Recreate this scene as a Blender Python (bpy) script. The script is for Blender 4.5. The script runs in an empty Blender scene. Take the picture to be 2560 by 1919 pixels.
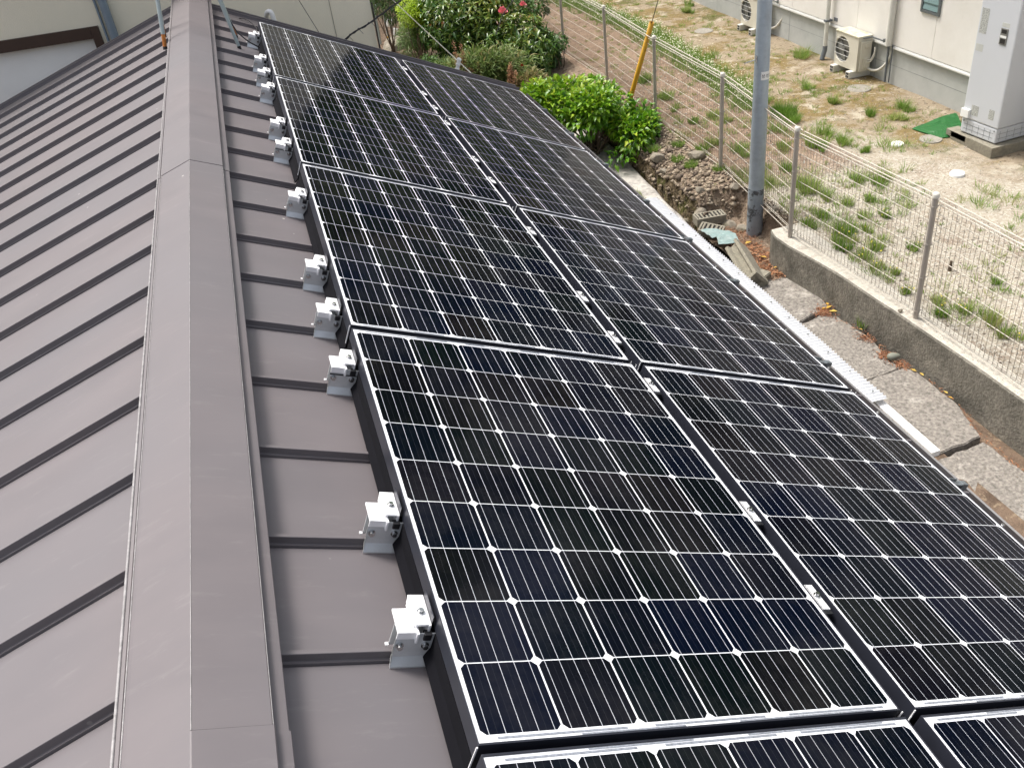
import bpy, bmesh, math, random
import numpy as np
from mathutils import Vector, Matrix, Euler

# ------------------------------------------------------------------ camera, light, exposure
scn = bpy.context.scene
C = scn.collection
rad = math.radians
W_PX, H_PX = 2560.0, 1919.0
FPX, CXP, CYP = 2230.1, 1394.08, 941.8
R_ = ((0.9413085590, -0.3269633306, -0.0838640395),
      (-0.2529728591, -0.5188467856, -0.8165798932),
      (0.2234790943, 0.7898689724, -0.5711077840))
CAM = Vector((-0.06155678, 0.59133653, 1.34484237))
cd = bpy.data.cameras.new('camera'); cam = bpy.data.objects.new('camera', cd); C.objects.link(cam)
m3 = Matrix(((R_[0][0], -R_[1][0], -R_[2][0]), (R_[0][1], -R_[1][1], -R_[2][1]), (R_[0][2], -R_[1][2], -R_[2][2])))
cam.matrix_world = Matrix.Translation(CAM) @ m3.to_4x4()
cd.sensor_width = 36.0; cd.sensor_fit = 'HORIZONTAL'
cd.lens = FPX / W_PX * 36.0
cd.shift_x = -(CXP - W_PX / 2) / W_PX
cd.shift_y = (CYP - H_PX / 2) / W_PX
cd.clip_start = 0.05; cd.clip_end = 1000
scn.camera = cam

world = bpy.data.worlds.new('World'); scn.world = world; world.use_nodes = True
SUN = Vector((-0.25, 0.38, 0.89)).normalized()
nt = world.node_tree; bg = nt.nodes['Background']
sky = nt.nodes.new('ShaderNodeTexSky'); sky.sky_type = 'NISHITA'; sky.sun_disc = False
sky.sun_elevation = math.asin(SUN.z); sky.sun_rotation = math.atan2(SUN.x, SUN.y)
sky.air_density = 1.0; sky.dust_density = 6.0; sky.ozone_density = 1.0
hs = nt.nodes.new('ShaderNodeHueSaturation'); hs.inputs['Saturation'].default_value = 0.45
nt.links.new(sky.outputs[0], hs.inputs['Color']); nt.links.new(hs.outputs[0], bg.inputs[0])
bg.inputs[1].default_value = 0.12
sd = bpy.data.lights.new('sun', 'SUN'); sd.energy = 1.5; sd.angle = rad(16); sd.color = (1.0, 0.96, 0.90)
so = bpy.data.objects.new('sun', sd); C.objects.link(so)
so.rotation_euler = SUN.to_track_quat('Z', 'Y').to_euler(); so.location = SUN * 30
scn.view_settings.view_transform = 'Standard'; scn.view_settings.look = 'None'
scn.view_settings.gamma = 1; scn.view_settings.use_curve_mapping = False
scn.view_settings.exposure = 1.18
scn.render.engine = 'CYCLES'

# ------------------------------------------------------------------ helpers
random.seed(7); rng = np.random.default_rng(7)
def tag(o, label=None, cat=None, group=None, kind=None):
    if label: o['label'] = label
    if cat: o['category'] = cat
    if group: o['group'] = group
    if kind: o['kind'] = kind
    return o
def empty(name, loc=(0, 0, 0), rot=(0, 0, 0), parent=None):
    o = bpy.data.objects.new(name, None); C.objects.link(o); o.location = loc; o.rotation_euler = rot
    o.empty_display_size = 0.1
    if parent: o.parent = parent
    return o
def link(name, me, parent=None, mat=None):
    o = bpy.data.objects.new(name, me); C.objects.link(o)
    if mat is not None and len(me.materials) == 0: me.materials.append(mat)
    if parent: o.parent = parent
    return o
def dup(o, parent=None):
    c = o.copy(); C.objects.link(c); c.parent = parent
    for ch in list(o.children): dup(ch, c)
    return c

class MB:
    """collects shapes into ONE mesh"""
    def __init__(s): s.v = []; s.f = []; s.sm = []
    def add(s, vs, fs, smooth=False):
        b = len(s.v); s.v += [tuple(v) for v in vs]
        for f in fs: s.f.append(tuple(b + i for i in f)); s.sm.append(smooth)
    def box(s, x0, x1, y0, y1, z0, z1, M=None, bev=0.0):
        if bev > 0:
            bm = bmesh.new(); bmesh.ops.create_cube(bm, size=1)
            for v in bm.verts:
                v.co = Vector(((x0 + x1) / 2 + v.co.x * (x1 - x0), (y0 + y1) / 2 + v.co.y * (y1 - y0), (z0 + z1) / 2 + v.co.z * (z1 - z0)))
            bmesh.ops.bevel(bm, geom=bm.edges[:], offset=bev, segments=2, profile=0.6, affect='EDGES')
            bm.verts.index_update()
            vs = [v.co.copy() for v in bm.verts]; fs = [[v.index for v in f.verts] for f in bm.faces]; bm.free()
        else:
            vs = [Vector(p) for p in ((x0, y0, z0), (x1, y0, z0), (x1, y1, z0), (x0, y1, z0), (x0, y0, z1), (x1, y0, z1), (x1, y1, z1), (x0, y1, z1))]
            fs = [(0, 3, 2, 1), (4, 5, 6, 7), (0, 1, 5, 4), (1, 2, 6, 5), (2, 3, 7, 6), (3, 0, 4, 7)]
        if M is not None: vs = [M @ v for v in vs]
        s.add(vs, fs); return s
    def tube(s, pts, r, n=8, cap=True, r2=None):
        pts = [Vector(p) for p in pts]; rings = []
        up = None
        for i, p in enumerate(pts):
            d = (pts[min(i + 1, len(pts) - 1)] - pts[max(i - 1, 0)]).normalized()
            if up is None: up = Vector((0, 0, 1)) if abs(d.z) < 0.9 else Vector((1, 0, 0))
            a = d.cross(up).normalized(); b = a.cross(d).normalized(); up = b
            rr = r if r2 is None else r + (r2 - r) * i / (len(pts) - 1)
            rings.append([p + a * math.cos(t) * rr + b * math.sin(t) * rr for t in [2 * math.pi * k / n for k in range(n)]])
        vs = [v for rg in rings for v in rg]; fs = []
        for i in range(len(pts) - 1):
            for k in range(n):
                k2 = (k + 1) % n
                fs.append((i * n + k, i * n + k2, (i + 1) * n + k2, (i + 1) * n + k))
        s.add(vs, fs, True)
        if cap:
            s.add(rings[0], [tuple(range(n))]); s.add(rings[-1], [tuple(range(n - 1, -1, -1))])
        return s
    def prism(s, poly, a, b, axis=1):
        """poly of 2D points, extruded from a to b along axis (0=x,1=y,2=z)"""
        n = len(poly)
        def P(p, t):
            return (t, p[0], p[1]) if axis == 0 else ((p[0], t, p[1]) if axis == 1 else (p[0], p[1], t))
        vs = [P(p, a) for p in poly] + [P(p, b) for p in poly]
        fs = [tuple(range(n - 1, -1, -1)), tuple(range(n, 2 * n))] + [(i, (i + 1) % n, n + (i + 1) % n, n + i) for i in range(n)]
        s.add(vs, fs); return s
    def lathe(s, prof, n=24, c=(0, 0, 0)):
        vs = []; fs = []
        for r, z in prof:
            for k in range(n):
                t = 2 * math.pi * k / n; vs.append((c[0] + r * math.cos(t), c[1] + r * math.sin(t), c[2] + z))
        for i in range(len(prof) - 1):
            for k in range(n):
                k2 = (k + 1) % n; fs.append((i * n + k, i * n + k2, (i + 1) * n + k2, (i + 1) * n + k))
        s.add(vs, fs, True)
        s.add(vs[-n:], [tuple(range(n))]); return s
    def mesh(s, name):
        me = bpy.data.meshes.new(name); me.from_pydata(s.v, [], s.f)
        me.polygons.foreach_set('use_smooth', s.sm); 
        bm = bmesh.new(); bm.from_mesh(me); bmesh.ops.recalc_face_normals(bm, faces=bm.faces[:]); bm.to_mesh(me); bm.free()
        me.update(); return me
    def build(s, name, mat, parent=None):
        me = s.mesh(name); me.materials.append(mat); return link(name, me, parent)

def new_mat(name):
    m = bpy.data.materials.new(name); m.use_nodes = True; n = m.node_tree.nodes; p = n['Principled BSDF']; return m, m.node_tree, p
def mk(name, col, rough=0.6, metal=0.0, var=0.12, scale=6.0, bump=0.0, bscale=40.0, col2=None, dirt=None, dscale=2.0, dlo=0.45, dhi=0.75, spec=0.5, coords='Object'):
    """procedural paint / stone / metal: base colour + fine noise + optional large stains + bump"""
    m, t, p = new_mat(name); N = t.nodes.new; L = t.links.new
    tc = N('ShaderNodeTexCoord')
    n1 = N('ShaderNodeTexNoise'); n1.inputs['Scale'].default_value = scale; n1.inputs['Detail'].default_value = 8; n1.inputs['Roughness'].default_value = 0.65
    L(tc.outputs[coords], n1.inputs['Vector'])
    r1 = N('ShaderNodeValToRGB'); c = Vector(col)
    if col2 is None: a = c * (1 - var); b = c * (1 + var)
    else: a = c; b = Vector(col2)
    r1.color_ramp.elements[0].position = 0.3; r1.color_ramp.elements[1].position = 0.7
    r1.color_ramp.elements[0].color = (*a, 1); r1.color_ramp.elements[1].color = (*b, 1)
    L(n1.outputs['Fac'], r1.inputs[0]); out = r1.outputs[0]
    if dirt is not None:
        n2 = N('ShaderNodeTexNoise'); n2.inputs['Scale'].default_value = dscale; n2.inputs['Detail'].default_value = 10; n2.inputs['Roughness'].default_value = 0.7
        L(tc.outputs[coords], n2.inputs['Vector'])
        r2 = N('ShaderNodeValToRGB'); r2.color_ramp.elements[0].position = dlo; r2.color_ramp.elements[1].position = dhi
        L(n2.outputs['Fac'], r2.inputs[0])
        mx = N('ShaderNodeMixRGB'); L(r2.outputs[0], mx.inputs[0]); L(out, mx.inputs[1]); mx.inputs[2].default_value = (*dirt, 1); out = mx.outputs[0]
    L(out, p.inputs['Base Color'])
    p.inputs['Roughness'].default_value = rough; p.inputs['Metallic'].default_value = metal
    p.inputs['Specular IOR Level'].default_value = spec
    if bump > 0:
        n3 = N('ShaderNodeTexNoise'); n3.inputs['Scale'].default_value = bscale; n3.inputs['Detail'].default_value = 6
        L(tc.outputs[coords], n3.inputs['Vector'])
        bp = N('ShaderNodeBump'); bp.inputs['Strength'].default_value = bump; bp.inputs['Distance'].default_value = 0.01
        L(n3.outputs['Fac'], bp.inputs['Height']); L(bp.outputs[0], p.inputs['Normal'])
    return m

# ------------------------------------------------------------------ materials
def roof_material():
    m, t, p = new_mat('roof_sheet'); N = t.nodes.new; L = t.links.new
    g = N('ShaderNodeNewGeometry')
    mp = N('ShaderNodeMapping'); mp.inputs['Scale'].default_value = (0.9, 2.6, 0.9); L(g.outputs['Position'], mp.inputs[0])
    n1 = N('ShaderNodeTexNoise'); n1.inputs['Scale'].default_value = 3.2; n1.inputs['Detail'].default_value = 9; n1.inputs['Roughness'].default_value = 0.62
    L(mp.outputs[0], n1.inputs['Vector'])
    r1 = N('ShaderNodeValToRGB'); e = r1.color_ramp.elements
    e[0].position = 0.28; e[0].color = (0.110, 0.098, 0.103, 1); e[1].position = 0.75; e[1].color = (0.134, 0.117, 0.121, 1)
    L(n1.outputs['Fac'], r1.inputs[0])
    n2 = N('ShaderNodeTexNoise'); n2.inputs['Scale'].default_value = 1.1; n2.inputs['Detail'].default_value = 3; L(g.outputs['Position'], n2.inputs['Vector'])
    r2 = N('ShaderNodeValToRGB'); r2.color_ramp.elements[0].position = 0.4; r2.color_ramp.elements[1].position = 0.66
    L(n2.outputs['Fac'], r2.inputs[0])
    mx = N('ShaderNodeMixRGB'); L(r2.outputs[0], mx.inputs[0]); L(r1.outputs[0], mx.inputs[1]); mx.inputs[2].default_value = (0.116, 0.108, 0.115, 1)
    # streaks of dust, scratches
    mp2 = N('ShaderNodeMapping'); mp2.inputs['Rotation'].default_value = (0, 0, 0.5); mp2.inputs['Scale'].default_value = (3, 14, 3); L(g.outputs['Position'], mp2.inputs[0])
    n3 = N('ShaderNodeTexNoise'); n3.inputs['Scale'].default_value = 2.0; n3.inputs['Detail'].default_value = 12; n3.inputs['Roughness'].default_value = 0.75; L(mp2.outputs[0], n3.inputs['Vector'])
    r3 = N('ShaderNodeValToRGB'); r3.color_ramp.elements[0].position = 0.56; r3.color_ramp.elements[1].position = 0.78; r3.color_ramp.elements[1].color = (0.26, 0.26, 0.26, 1)
    L(n3.outputs['Fac'], r3.inputs[0])
    mx2 = N('ShaderNodeMixRGB'); L(r3.outputs[0], mx2.inputs[0]); L(mx.outputs[0], mx2.inputs[1]); mx2.inputs[2].default_value = (0.27, 0.25, 0.245, 1)
    # tiny pale specks (bird lime, grit)
    vo = N('ShaderNodeTexVoronoi'); vo.inputs['Scale'].default_value = 9; L(g.outputs['Position'], vo.inputs['Vector'])
    r4 = N('ShaderNodeValToRGB'); r4.color_ramp.elements[0].position = 0.035; r4.color_ramp.elements[0].color = (0.7, 0.7, 0.7, 1); r4.color_ramp.elements[1].position = 0.05; r4.color_ramp.elements[1].color = (0, 0, 0, 1)
    L(vo.outputs['Distance'], r4.inputs[0])
    n5 = N('ShaderNodeTexNoise'); n5.inputs['Scale'].default_value = 1.7; L(g.outputs['Position'], n5.inputs['Vector'])
    r5 = N('ShaderNodeValToRGB'); r5.color_ramp.elements[0].position = 0.55; r5.color_ramp.elements[1].position = 0.6; L(n5.outputs['Fac'], r5.inputs[0])
    ml = N('ShaderNodeMath'); ml.operation = 'MULTIPLY'; L(r4.outputs[0], ml.inputs[0]); L(r5.outputs[0], ml.inputs[1])
    mx3 = N('ShaderNodeMixRGB'); L(ml.outputs[0], mx3.inputs[0]); L(mx2.outputs[0], mx3.inputs[1]); mx3.inputs[2].default_value = (0.5, 0.48, 0.45, 1)
    L(mx3.outputs[0], p.inputs['Base Color'])
    rr = N('ShaderNodeMapRange'); rr.inputs[3].default_value = 0.42; rr.inputs[4].default_value = 0.62; L(n1.outputs['Fac'], rr.inputs[0]); L(rr.outputs[0], p.inputs['Roughness'])
    p.inputs['Specular IOR Level'].default_value = 0.45
    # slight oil-canning
    n4 = N('ShaderNodeTexNoise'); n4.inputs['Scale'].default_value = 4.5; n4.inputs['Detail'].default_value = 1; L(g.outputs['Position'], n4.inputs['Vector'])
    bp = N('ShaderNodeBump'); bp.inputs['Strength'].default_value = 0.16; bp.inputs['Distance'].default_value = 0.02; L(n4.outputs['Fac'], bp.inputs['Height']); L(bp.outputs[0], p.inputs['Normal'])
    return m
M = {}
M['roof'] = roof_material()
M['alu'] = mk('aluminium', (0.62, 0.64, 0.65), 0.38, 0.45, 0.05, 30, 0.05, 200)
M['alu_bright'] = mk('bright_aluminium', (0.90, 0.90, 0.91), 0.42, 0.35, 0.04, 30)
M['steel'] = mk('stainless_steel', (0.5, 0.5, 0.5), 0.25, 1.0, 0.15, 50)
M['black'] = mk('black_plastic', (0.012, 0.012, 0.014), 0.4, 0.0, 0.2, 30)
M['matte_black'] = mk('matte_black', (0.006, 0.006, 0.008), 0.95, 0, 0.1, 20, spec=0.1)
M['frame'] = mk('black_anodised_frame', (0.022, 0.024, 0.034), 0.42, 0.3, 0.10, 20)
M['gutter'] = mk('dark_grey_gutter', (0.085, 0.083, 0.088), 0.45, 0.0, 0.15, 12, dirt=(0.06, 0.05, 0.045), dscale=6)
M['strap'] = mk('weathered_grey_steel', (0.16, 0.18, 0.19), 0.45, 0.4, 0.15, 14)
M['ribbon'] = mk('tinned_ribbon', (0.30, 0.32, 0.36), 0.35, 0.4, 0.35, 160)
M['cream'] = mk('cream_render', (0.86, 0.80, 0.64), 0.85, 0, 0.03, 3, 0.25, 120, dirt=(0.76, 0.72, 0.57), dscale=0.9, dlo=0.42, dhi=0.9)
M['brown'] = mk('dark_brown_trim', (0.055, 0.030, 0.020), 0.5, 0, 0.15, 8)
M['pane_pale'] = mk('pale_frosted_panel', (0.86, 0.86, 0.84), 0.35, 0, 0.05, 2)
M['bluegrey'] = mk('blue_grey_paint', (0.22, 0.28, 0.34), 0.45, 0.2, 0.08, 8)
M['pole'] = mk('galvanised_blue_grey', (0.36, 0.42, 0.48), 0.42, 0.3, 0.07, 22, 0.1, 80, dirt=(0.28, 0.31, 0.34), dscale=5, dlo=0.5, dhi=0.8)
M['pole_base'] = mk('stained_pole_base', (0.27, 0.31, 0.35), 0.6, 0.2, 0.15, 9, dirt=(0.085, 0.09, 0.10), dscale=6, dlo=0.52, dhi=0.55)
M['yellow'] = mk('yellow_guard', (0.56, 0.30, 0.012), 0.5, 0, 0.12, 8, dirt=(0.33, 0.17, 0.02), dscale=14, dlo=0.55, dhi=0.8)
M['rust'] = mk('rusty_steel', (0.42, 0.15, 0.03), 0.7, 0.2, 0.4, 18)
M['palesteel'] = mk('grey_green_pipe', (0.36, 0.42, 0.42), 0.5, 0.3, 0.12, 15)
M['cable'] = mk('black_cable', (0.02, 0.02, 0.022), 0.5)
M['white_cord'] = mk('white_cord', (0.62, 0.62, 0.56), 0.6)
M['white'] = mk('white_plastic', (0.80, 0.80, 0.78), 0.45, 0, 0.04, 6)
M['white_sheet'] = mk('white_corrugated_sheet', (0.90, 0.90, 0.90), 0.4, 0, 0.03, 10)
M['white_wood'] = mk('white_painted_timber', (0.78, 0.77, 0.74), 0.6, 0, 0.06, 8, 0.2, 30, dirt=(0.36, 0.34, 0.32), dscale=9, dlo=0.6, dhi=0.7)
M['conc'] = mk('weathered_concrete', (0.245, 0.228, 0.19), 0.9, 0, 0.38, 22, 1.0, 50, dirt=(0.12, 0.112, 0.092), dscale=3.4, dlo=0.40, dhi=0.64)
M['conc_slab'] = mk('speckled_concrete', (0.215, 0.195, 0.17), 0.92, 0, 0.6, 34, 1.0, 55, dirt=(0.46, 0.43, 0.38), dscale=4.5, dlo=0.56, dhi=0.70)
M['conc_lit_top'] = mk('top_lit_concrete', (0.46, 0.43, 0.37), 0.9, 0, 0.28, 30, 0.8, 70, dirt=(0.27, 0.24, 0.20), dscale=7, dlo=0.5, dhi=0.7)  # paler copy for the wall top, daylight from above put into its colour
M['conc_curb'] = mk('limed_concrete', (0.52, 0.49, 0.44), 0.9, 0, 0.2, 20, 0.8, 50, dirt=(0.25, 0.23, 0.21), dscale=3, dlo=0.48, dhi=0.6)
M['block'] = mk('concrete_block', (0.245, 0.225, 0.175), 0.92, 0, 0.2, 30, 0.6, 90, dirt=(0.15, 0.14, 0.11), dscale=10, dlo=0.5, dhi=0.75)
M['dark'] = mk('dark_slot', (0.018, 0.016, 0.015), 0.9)
M['foundation'] = mk('foundation_render', (0.43, 0.44, 0.42), 0.8, 0, 0.06, 5, 0.15, 60, dirt=(0.30, 0.31, 0.30), dscale=2.2, dlo=0.5, dhi=0.85)
M['siding'] = mk('off_white_siding', (0.80, 0.775, 0.73), 0.75, 0, 0.02, 4, 0.2, 90, dirt=(0.70, 0.67, 0.61), dscale=1.3, dlo=0.45, dhi=0.85)
M['sill'] = mk('pale_metal_trim', (0.62, 0.62, 0.59), 0.4, 0.1, 0.04, 5)
M['ac'] = mk('aged_ivory_enamel', (0.60, 0.57, 0.48), 0.45, 0, 0.05, 5)
M['ac_top'] = mk('mossy_enamel', (0.60, 0.57, 0.46), 0.6, 0, 0.08, 8, dirt=(0.38, 0.36, 0.17), dscale=9, dlo=0.48, dhi=0.7)
M['fan'] = mk('fan_grey', (0.17, 0.17, 0.155), 0.6)
M['pipe_wrap'] = mk('ivory_pipe_lagging', (0.58, 0.56, 0.49), 0.7)
M['pvc_grey'] = mk('grey_pvc', (0.13, 0.145, 0.16), 0.55)
M['pvc_white'] = mk('off_white_pvc', (0.64, 0.63, 0.58), 0.45)
M['tank'] = mk('pale_grey_enamel', (0.56, 0.58, 0.61), 0.4, 0, 0.015, 3)
M['tank_side'] = M['tank']
M['mat'] = mk('green_plastic_mesh', (0.008, 0.105, 0.018), 0.5, 0, 0.25, 50)
M['lid'] = mk('grey_lid', (0.27, 0.25, 0.21), 0.85, 0, 0.2, 30, 0.5, 90)
M['teal'] = mk('teal_corrugated_scrap', (0.20, 0.29, 0.28), 0.6, 0, 0.12, 12, dirt=(0.26, 0.31, 0.30), dscale=8)
M['rock'] = mk('rubble_rock', (0.24, 0.21, 0.165), 0.9, 0, 0.3, 9, 0.8, 20, dirt=(0.11, 0.10, 0.06), dscale=5, dlo=0.5, dhi=0.65)
M['pebble'] = mk('green_grey_pebble', (0.20, 0.21, 0.17), 0.7, 0, 0.15, 12)
M['fence'] = mk('beige_steel_coating', (0.40, 0.365, 0.325), 0.5, 0.2, 0.08, 8)
M['fence_cap'] = mk('pale_cap', (0.62, 0.59, 0.52), 0.5)
M['fence_wire_shaded'] = mk('shaded_wire', (0.36, 0.315, 0.265), 0.5, 0.1, 0.10, 8)  # browner upright wires, their shadow side painted into the colour
M['fence_wire'] = mk('beige_wire', (0.66, 0.61, 0.52), 0.5, 0.1, 0.10, 8)
M['bark'] = mk('bark', (0.11, 0.08, 0.055), 0.9, 0, 0.3, 20, 0.5, 40)
M['wall'] = mk('house_wall', (0.55, 0.52, 0.45), 0.8)
M['far_roof'] = mk('far_roof_tiles', (0.07, 0.07, 0.075), 0.6)

def leaf_mat(name, cols, rough=0.38, trans=0.25, spec=0.5):
    """colour picked from a ramp by the per-leaf value stored on the mesh"""
    m, t, p = new_mat(name); N = t.nodes.new; L = t.links.new
    a = N('ShaderNodeAttribute'); a.attribute_name = 'tone'
    r = N('ShaderNodeValToRGB')
    while len(r.color_ramp.elements) < len(cols): r.color_ramp.elements.new(0.5)
    for e, (pos, c) in zip(r.color_ramp.elements, cols): e.position = pos; e.color = (*c, 1)
    L(a.outputs['Fac'], r.inputs[0]); L(r.outputs[0], p.inputs['Base Color'])
    p.inputs['Roughness'].default_value = rough; p.inputs['Specular IOR Level'].default_value = spec
    tr = N('ShaderNodeBsdfTranslucent'); L(r.outputs[0], tr.inputs['Color'])
    mx = N('ShaderNodeMixShader'); mx.inputs[0].default_value = trans
    L(p.outputs[0], mx.inputs[1]); L(tr.outputs[0], mx.inputs[2]); L(mx.outputs[0], t.nodes['Material Output'].inputs['Surface'])
    return m
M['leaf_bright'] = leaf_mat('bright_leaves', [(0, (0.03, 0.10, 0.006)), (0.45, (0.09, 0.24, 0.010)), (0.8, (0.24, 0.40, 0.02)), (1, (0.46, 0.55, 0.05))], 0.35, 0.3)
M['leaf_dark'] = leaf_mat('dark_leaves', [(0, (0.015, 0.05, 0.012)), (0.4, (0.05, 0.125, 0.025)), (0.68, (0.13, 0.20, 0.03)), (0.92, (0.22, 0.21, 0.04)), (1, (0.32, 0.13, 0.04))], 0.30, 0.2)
M['leaf_wood'] = leaf_mat('wood_leaves', [(0, (0.06, 0.13, 0.01)), (0.5, (0.20, 0.36, 0.03)), (1, (0.36, 0.48, 0.06))], 0.9, 0.4)
M['leaf_chart'] = leaf_mat('chartreuse_leaves', [(0, (0.07, 0.17, 0.01)), (0.6, (0.24, 0.38, 0.02)), (1, (0.42, 0.55, 0.04))], 0.5, 0.35)
M['leaf_mid'] = leaf_mat('mid_leaves', [(0, (0.03, 0.09, 0.015)), (0.6, (0.09, 0.18, 0.03)), (1, (0.20, 0.24, 0.07))], 0.5, 0.3)
M['leaf_herb'] = leaf_mat('herb_leaves', [(0, (0.07, 0.15, 0.03)), (0.6, (0.17, 0.24, 0.06)), (1, (0.34, 0.26, 0.12))], 0.6, 0.3)
M['dry_flower'] = leaf_mat('dry_plume', [(0, (0.26, 0.12, 0.06)), (0.6, (0.50, 0.27, 0.15)), (1, (0.62, 0.40, 0.26))], 0.8, 0.3)
M['grass'] = leaf_mat('grass_blades', [(0, (0.06, 0.15, 0.015)), (0.5, (0.18, 0.32, 0.045)), (0.85, (0.32, 0.40, 0.10)), (1, (0.42, 0.40, 0.18))], 0.5, 0.35)
M['dry'] = leaf_mat('dry_stalks', [(0, (0.14, 0.08, 0.05)), (0.5, (0.30, 0.19, 0.12)), (1, (0.46, 0.36, 0.25))], 0.8, 0.2)
M['needles'] = leaf_mat('pine_needles', [(0, (0.10, 0.035, 0.015)), (0.5, (0.25, 0.09, 0.035)), (0.9, (0.38, 0.19, 0.09)), (1, (0.5, 0.36, 0.22))], 0.7, 0.1)
M['petal_white'] = leaf_mat('white_petals', [(0, (0.70, 0.66, 0.40)), (1, (0.82, 0.82, 0.70))], 0.6, 0.3)
M['petal_yellow'] = leaf_mat('yellow_petals', [(0, (0.65, 0.50, 0.03)), (1, (0.75, 0.62, 0.06))], 0.6, 0.3)
M['yellow_leaf'] = leaf_mat('yellow_fallen_leaf', [(0, (0.50, 0.26, 0.03)), (1, (0.62, 0.46, 0.10))], 0.6, 0.2)
M['rose'] = mk('pink_petals', (0.78, 0.26, 0.30), 0.5, 0, 0.3, 40)
M['red_leaf'] = mk('red_leaf', (0.40, 0.03, 0.01), 0.5)

# photovoltaic cells: dark silicon behind the front glass (the glass is the coat), printed bus bars
def cell_material():
    m, t, p = new_mat('solar_cell_glass'); N = t.nodes.new; L = t.links.new
    oi = N('ShaderNodeObjectInfo')
    r = N('ShaderNodeValToRGB'); r.color_ramp.interpolation = 'LINEAR'; e = r.color_ramp.elements
    cols = [(0, (0.0012, 0.0024, 0.0085)), (0.3, (0.0014, 0.0024, 0.0062)), (0.5, (0.0014, 0.0030, 0.0042)), (0.7, (0.0024, 0.0025, 0.0040)), (0.88, (0.0014, 0.0026, 0.0088)), (1, (0.0042, 0.0034, 0.0040))]
    while len(e) < len(cols): e.new(0.5)
    for el, (pos, c) in zip(e, cols): el.position = pos; el.color = (*c, 1)
    L(oi.outputs['Random'], r.inputs[0])
    tc = N('ShaderNodeTexCoord'); sp = N('ShaderNodeSeparateXYZ'); L(tc.outputs['Object'], sp.inputs[0])
    def stripes(pitch, half, off=0.0):
        a = N('ShaderNodeMath'); a.operation = 'MULTIPLY_ADD'; a.inputs[1].default_value = 1 / pitch; a.inputs[2].default_value = 50.5 + off; L(sp.outputs['X'], a.inputs[0])
        f = N('ShaderNodeMath'); f.operation = 'FRACT'; L(a.outputs[0], f.inputs[0])
        s = N('ShaderNodeMath'); s.operation = 'SUBTRACT'; s.inputs[1].default_value = 0.5; L(f.outputs[0], s.inputs[0])
        b = N('ShaderNodeMath'); b.operation = 'ABSOLUTE'; L(s.outputs[0], b.inputs[0])
        c = N('ShaderNodeMath'); c.operation = 'LESS_THAN'; c.inputs[1].default_value = half / pitch; L(b.outputs[0], c.inputs[0])
        return c.outputs[0]
    bars = stripes(0.0313, 0.00052); fine = stripes(0.0313, 0.0002, 0.5)
    fm = N('ShaderNodeMath'); fm.operation = 'MULTIPLY'; fm.inputs[1].default_value = 0.07; L(fine, fm.inputs[0])
    mx0 = N('ShaderNodeMixRGB'); L(fm.outputs[0], mx0.inputs[0]); L(r.outputs[0], mx0.inputs[1]); mx0.inputs[2].default_value = (0.35, 0.37, 0.42, 1)
    mx = N('ShaderNodeMixRGB'); L(bars, mx.inputs[0]); L(mx0.outputs[0], mx.inputs[1]); mx.inputs[2].default_value = (0.50, 0.52, 0.56, 1)
    gp = N('ShaderNodeNewGeometry'); dn = N('ShaderNodeTexNoise'); dn.inputs['Scale'].default_value = 2.2; dn.inputs['Detail'].default_value = 10; dn.inputs['Roughness'].default_value = 0.75; L(gp.outputs['Position'], dn.inputs['Vector'])
    dr = N('ShaderNodeMapRange'); dr.inputs[1].default_value = 0.45; dr.inputs[2].default_value = 0.8; dr.inputs[3].default_value = 0.0; dr.inputs[4].default_value = 0.035; L(dn.outputs['Fac'], dr.inputs[0])
    md = N('ShaderNodeMixRGB'); L(dr.outputs[0], md.inputs[0]); L(mx.outputs[0], md.inputs[1]); md.inputs[2].default_value = (0.45, 0.42, 0.38, 1)
    cr = N('ShaderNodeMapRange'); cr.inputs[1].default_value = 0.35; cr.inputs[2].default_value = 0.7; cr.inputs[3].default_value = 0.07; cr.inputs[4].default_value = 0.16; L(dn.outputs['Fac'], cr.inputs[0]); L(cr.outputs[0], p.inputs['Coat Roughness'])
    L(md.outputs[0], p.inputs['Base Color'])
    p.inputs['Roughness'].default_value = 0.5; p.inputs['Specular IOR Level'].default_value = 0.0
    p.inputs['Coat Weight'].default_value = 1.0; p.inputs['Coat Tint'].default_value = (1, 1, 1, 1); p.inputs['Coat IOR'].default_value = 1.17
    return m
M['cell'] = cell_material()
def backsheet_material():
    m, t, p = new_mat('white_backsheet_under_glass'); N = t.nodes.new; L = t.links.new
    g = N('ShaderNodeNewGeometry'); n = N('ShaderNodeTexNoise'); n.inputs['Scale'].default_value = 30; L(g.outputs['Position'], n.inputs['Vector'])
    r = N('ShaderNodeValToRGB'); r.color_ramp.elements[0].color = (0.65, 0.665, 0.69, 1); r.color_ramp.elements[1].color = (0.72, 0.73, 0.75, 1); L(n.outputs['Fac'], r.inputs[0]); L(r.outputs[0], p.inputs['Base Color'])
    p.inputs['Roughness'].default_value = 0.6; p.inputs['Coat Weight'].default_value = 1; p.inputs['Coat Roughness'].default_value = 0.07; p.inputs['Coat IOR'].default_value = 1.2
    return m
M['backsheet'] = backsheet_material()

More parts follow.
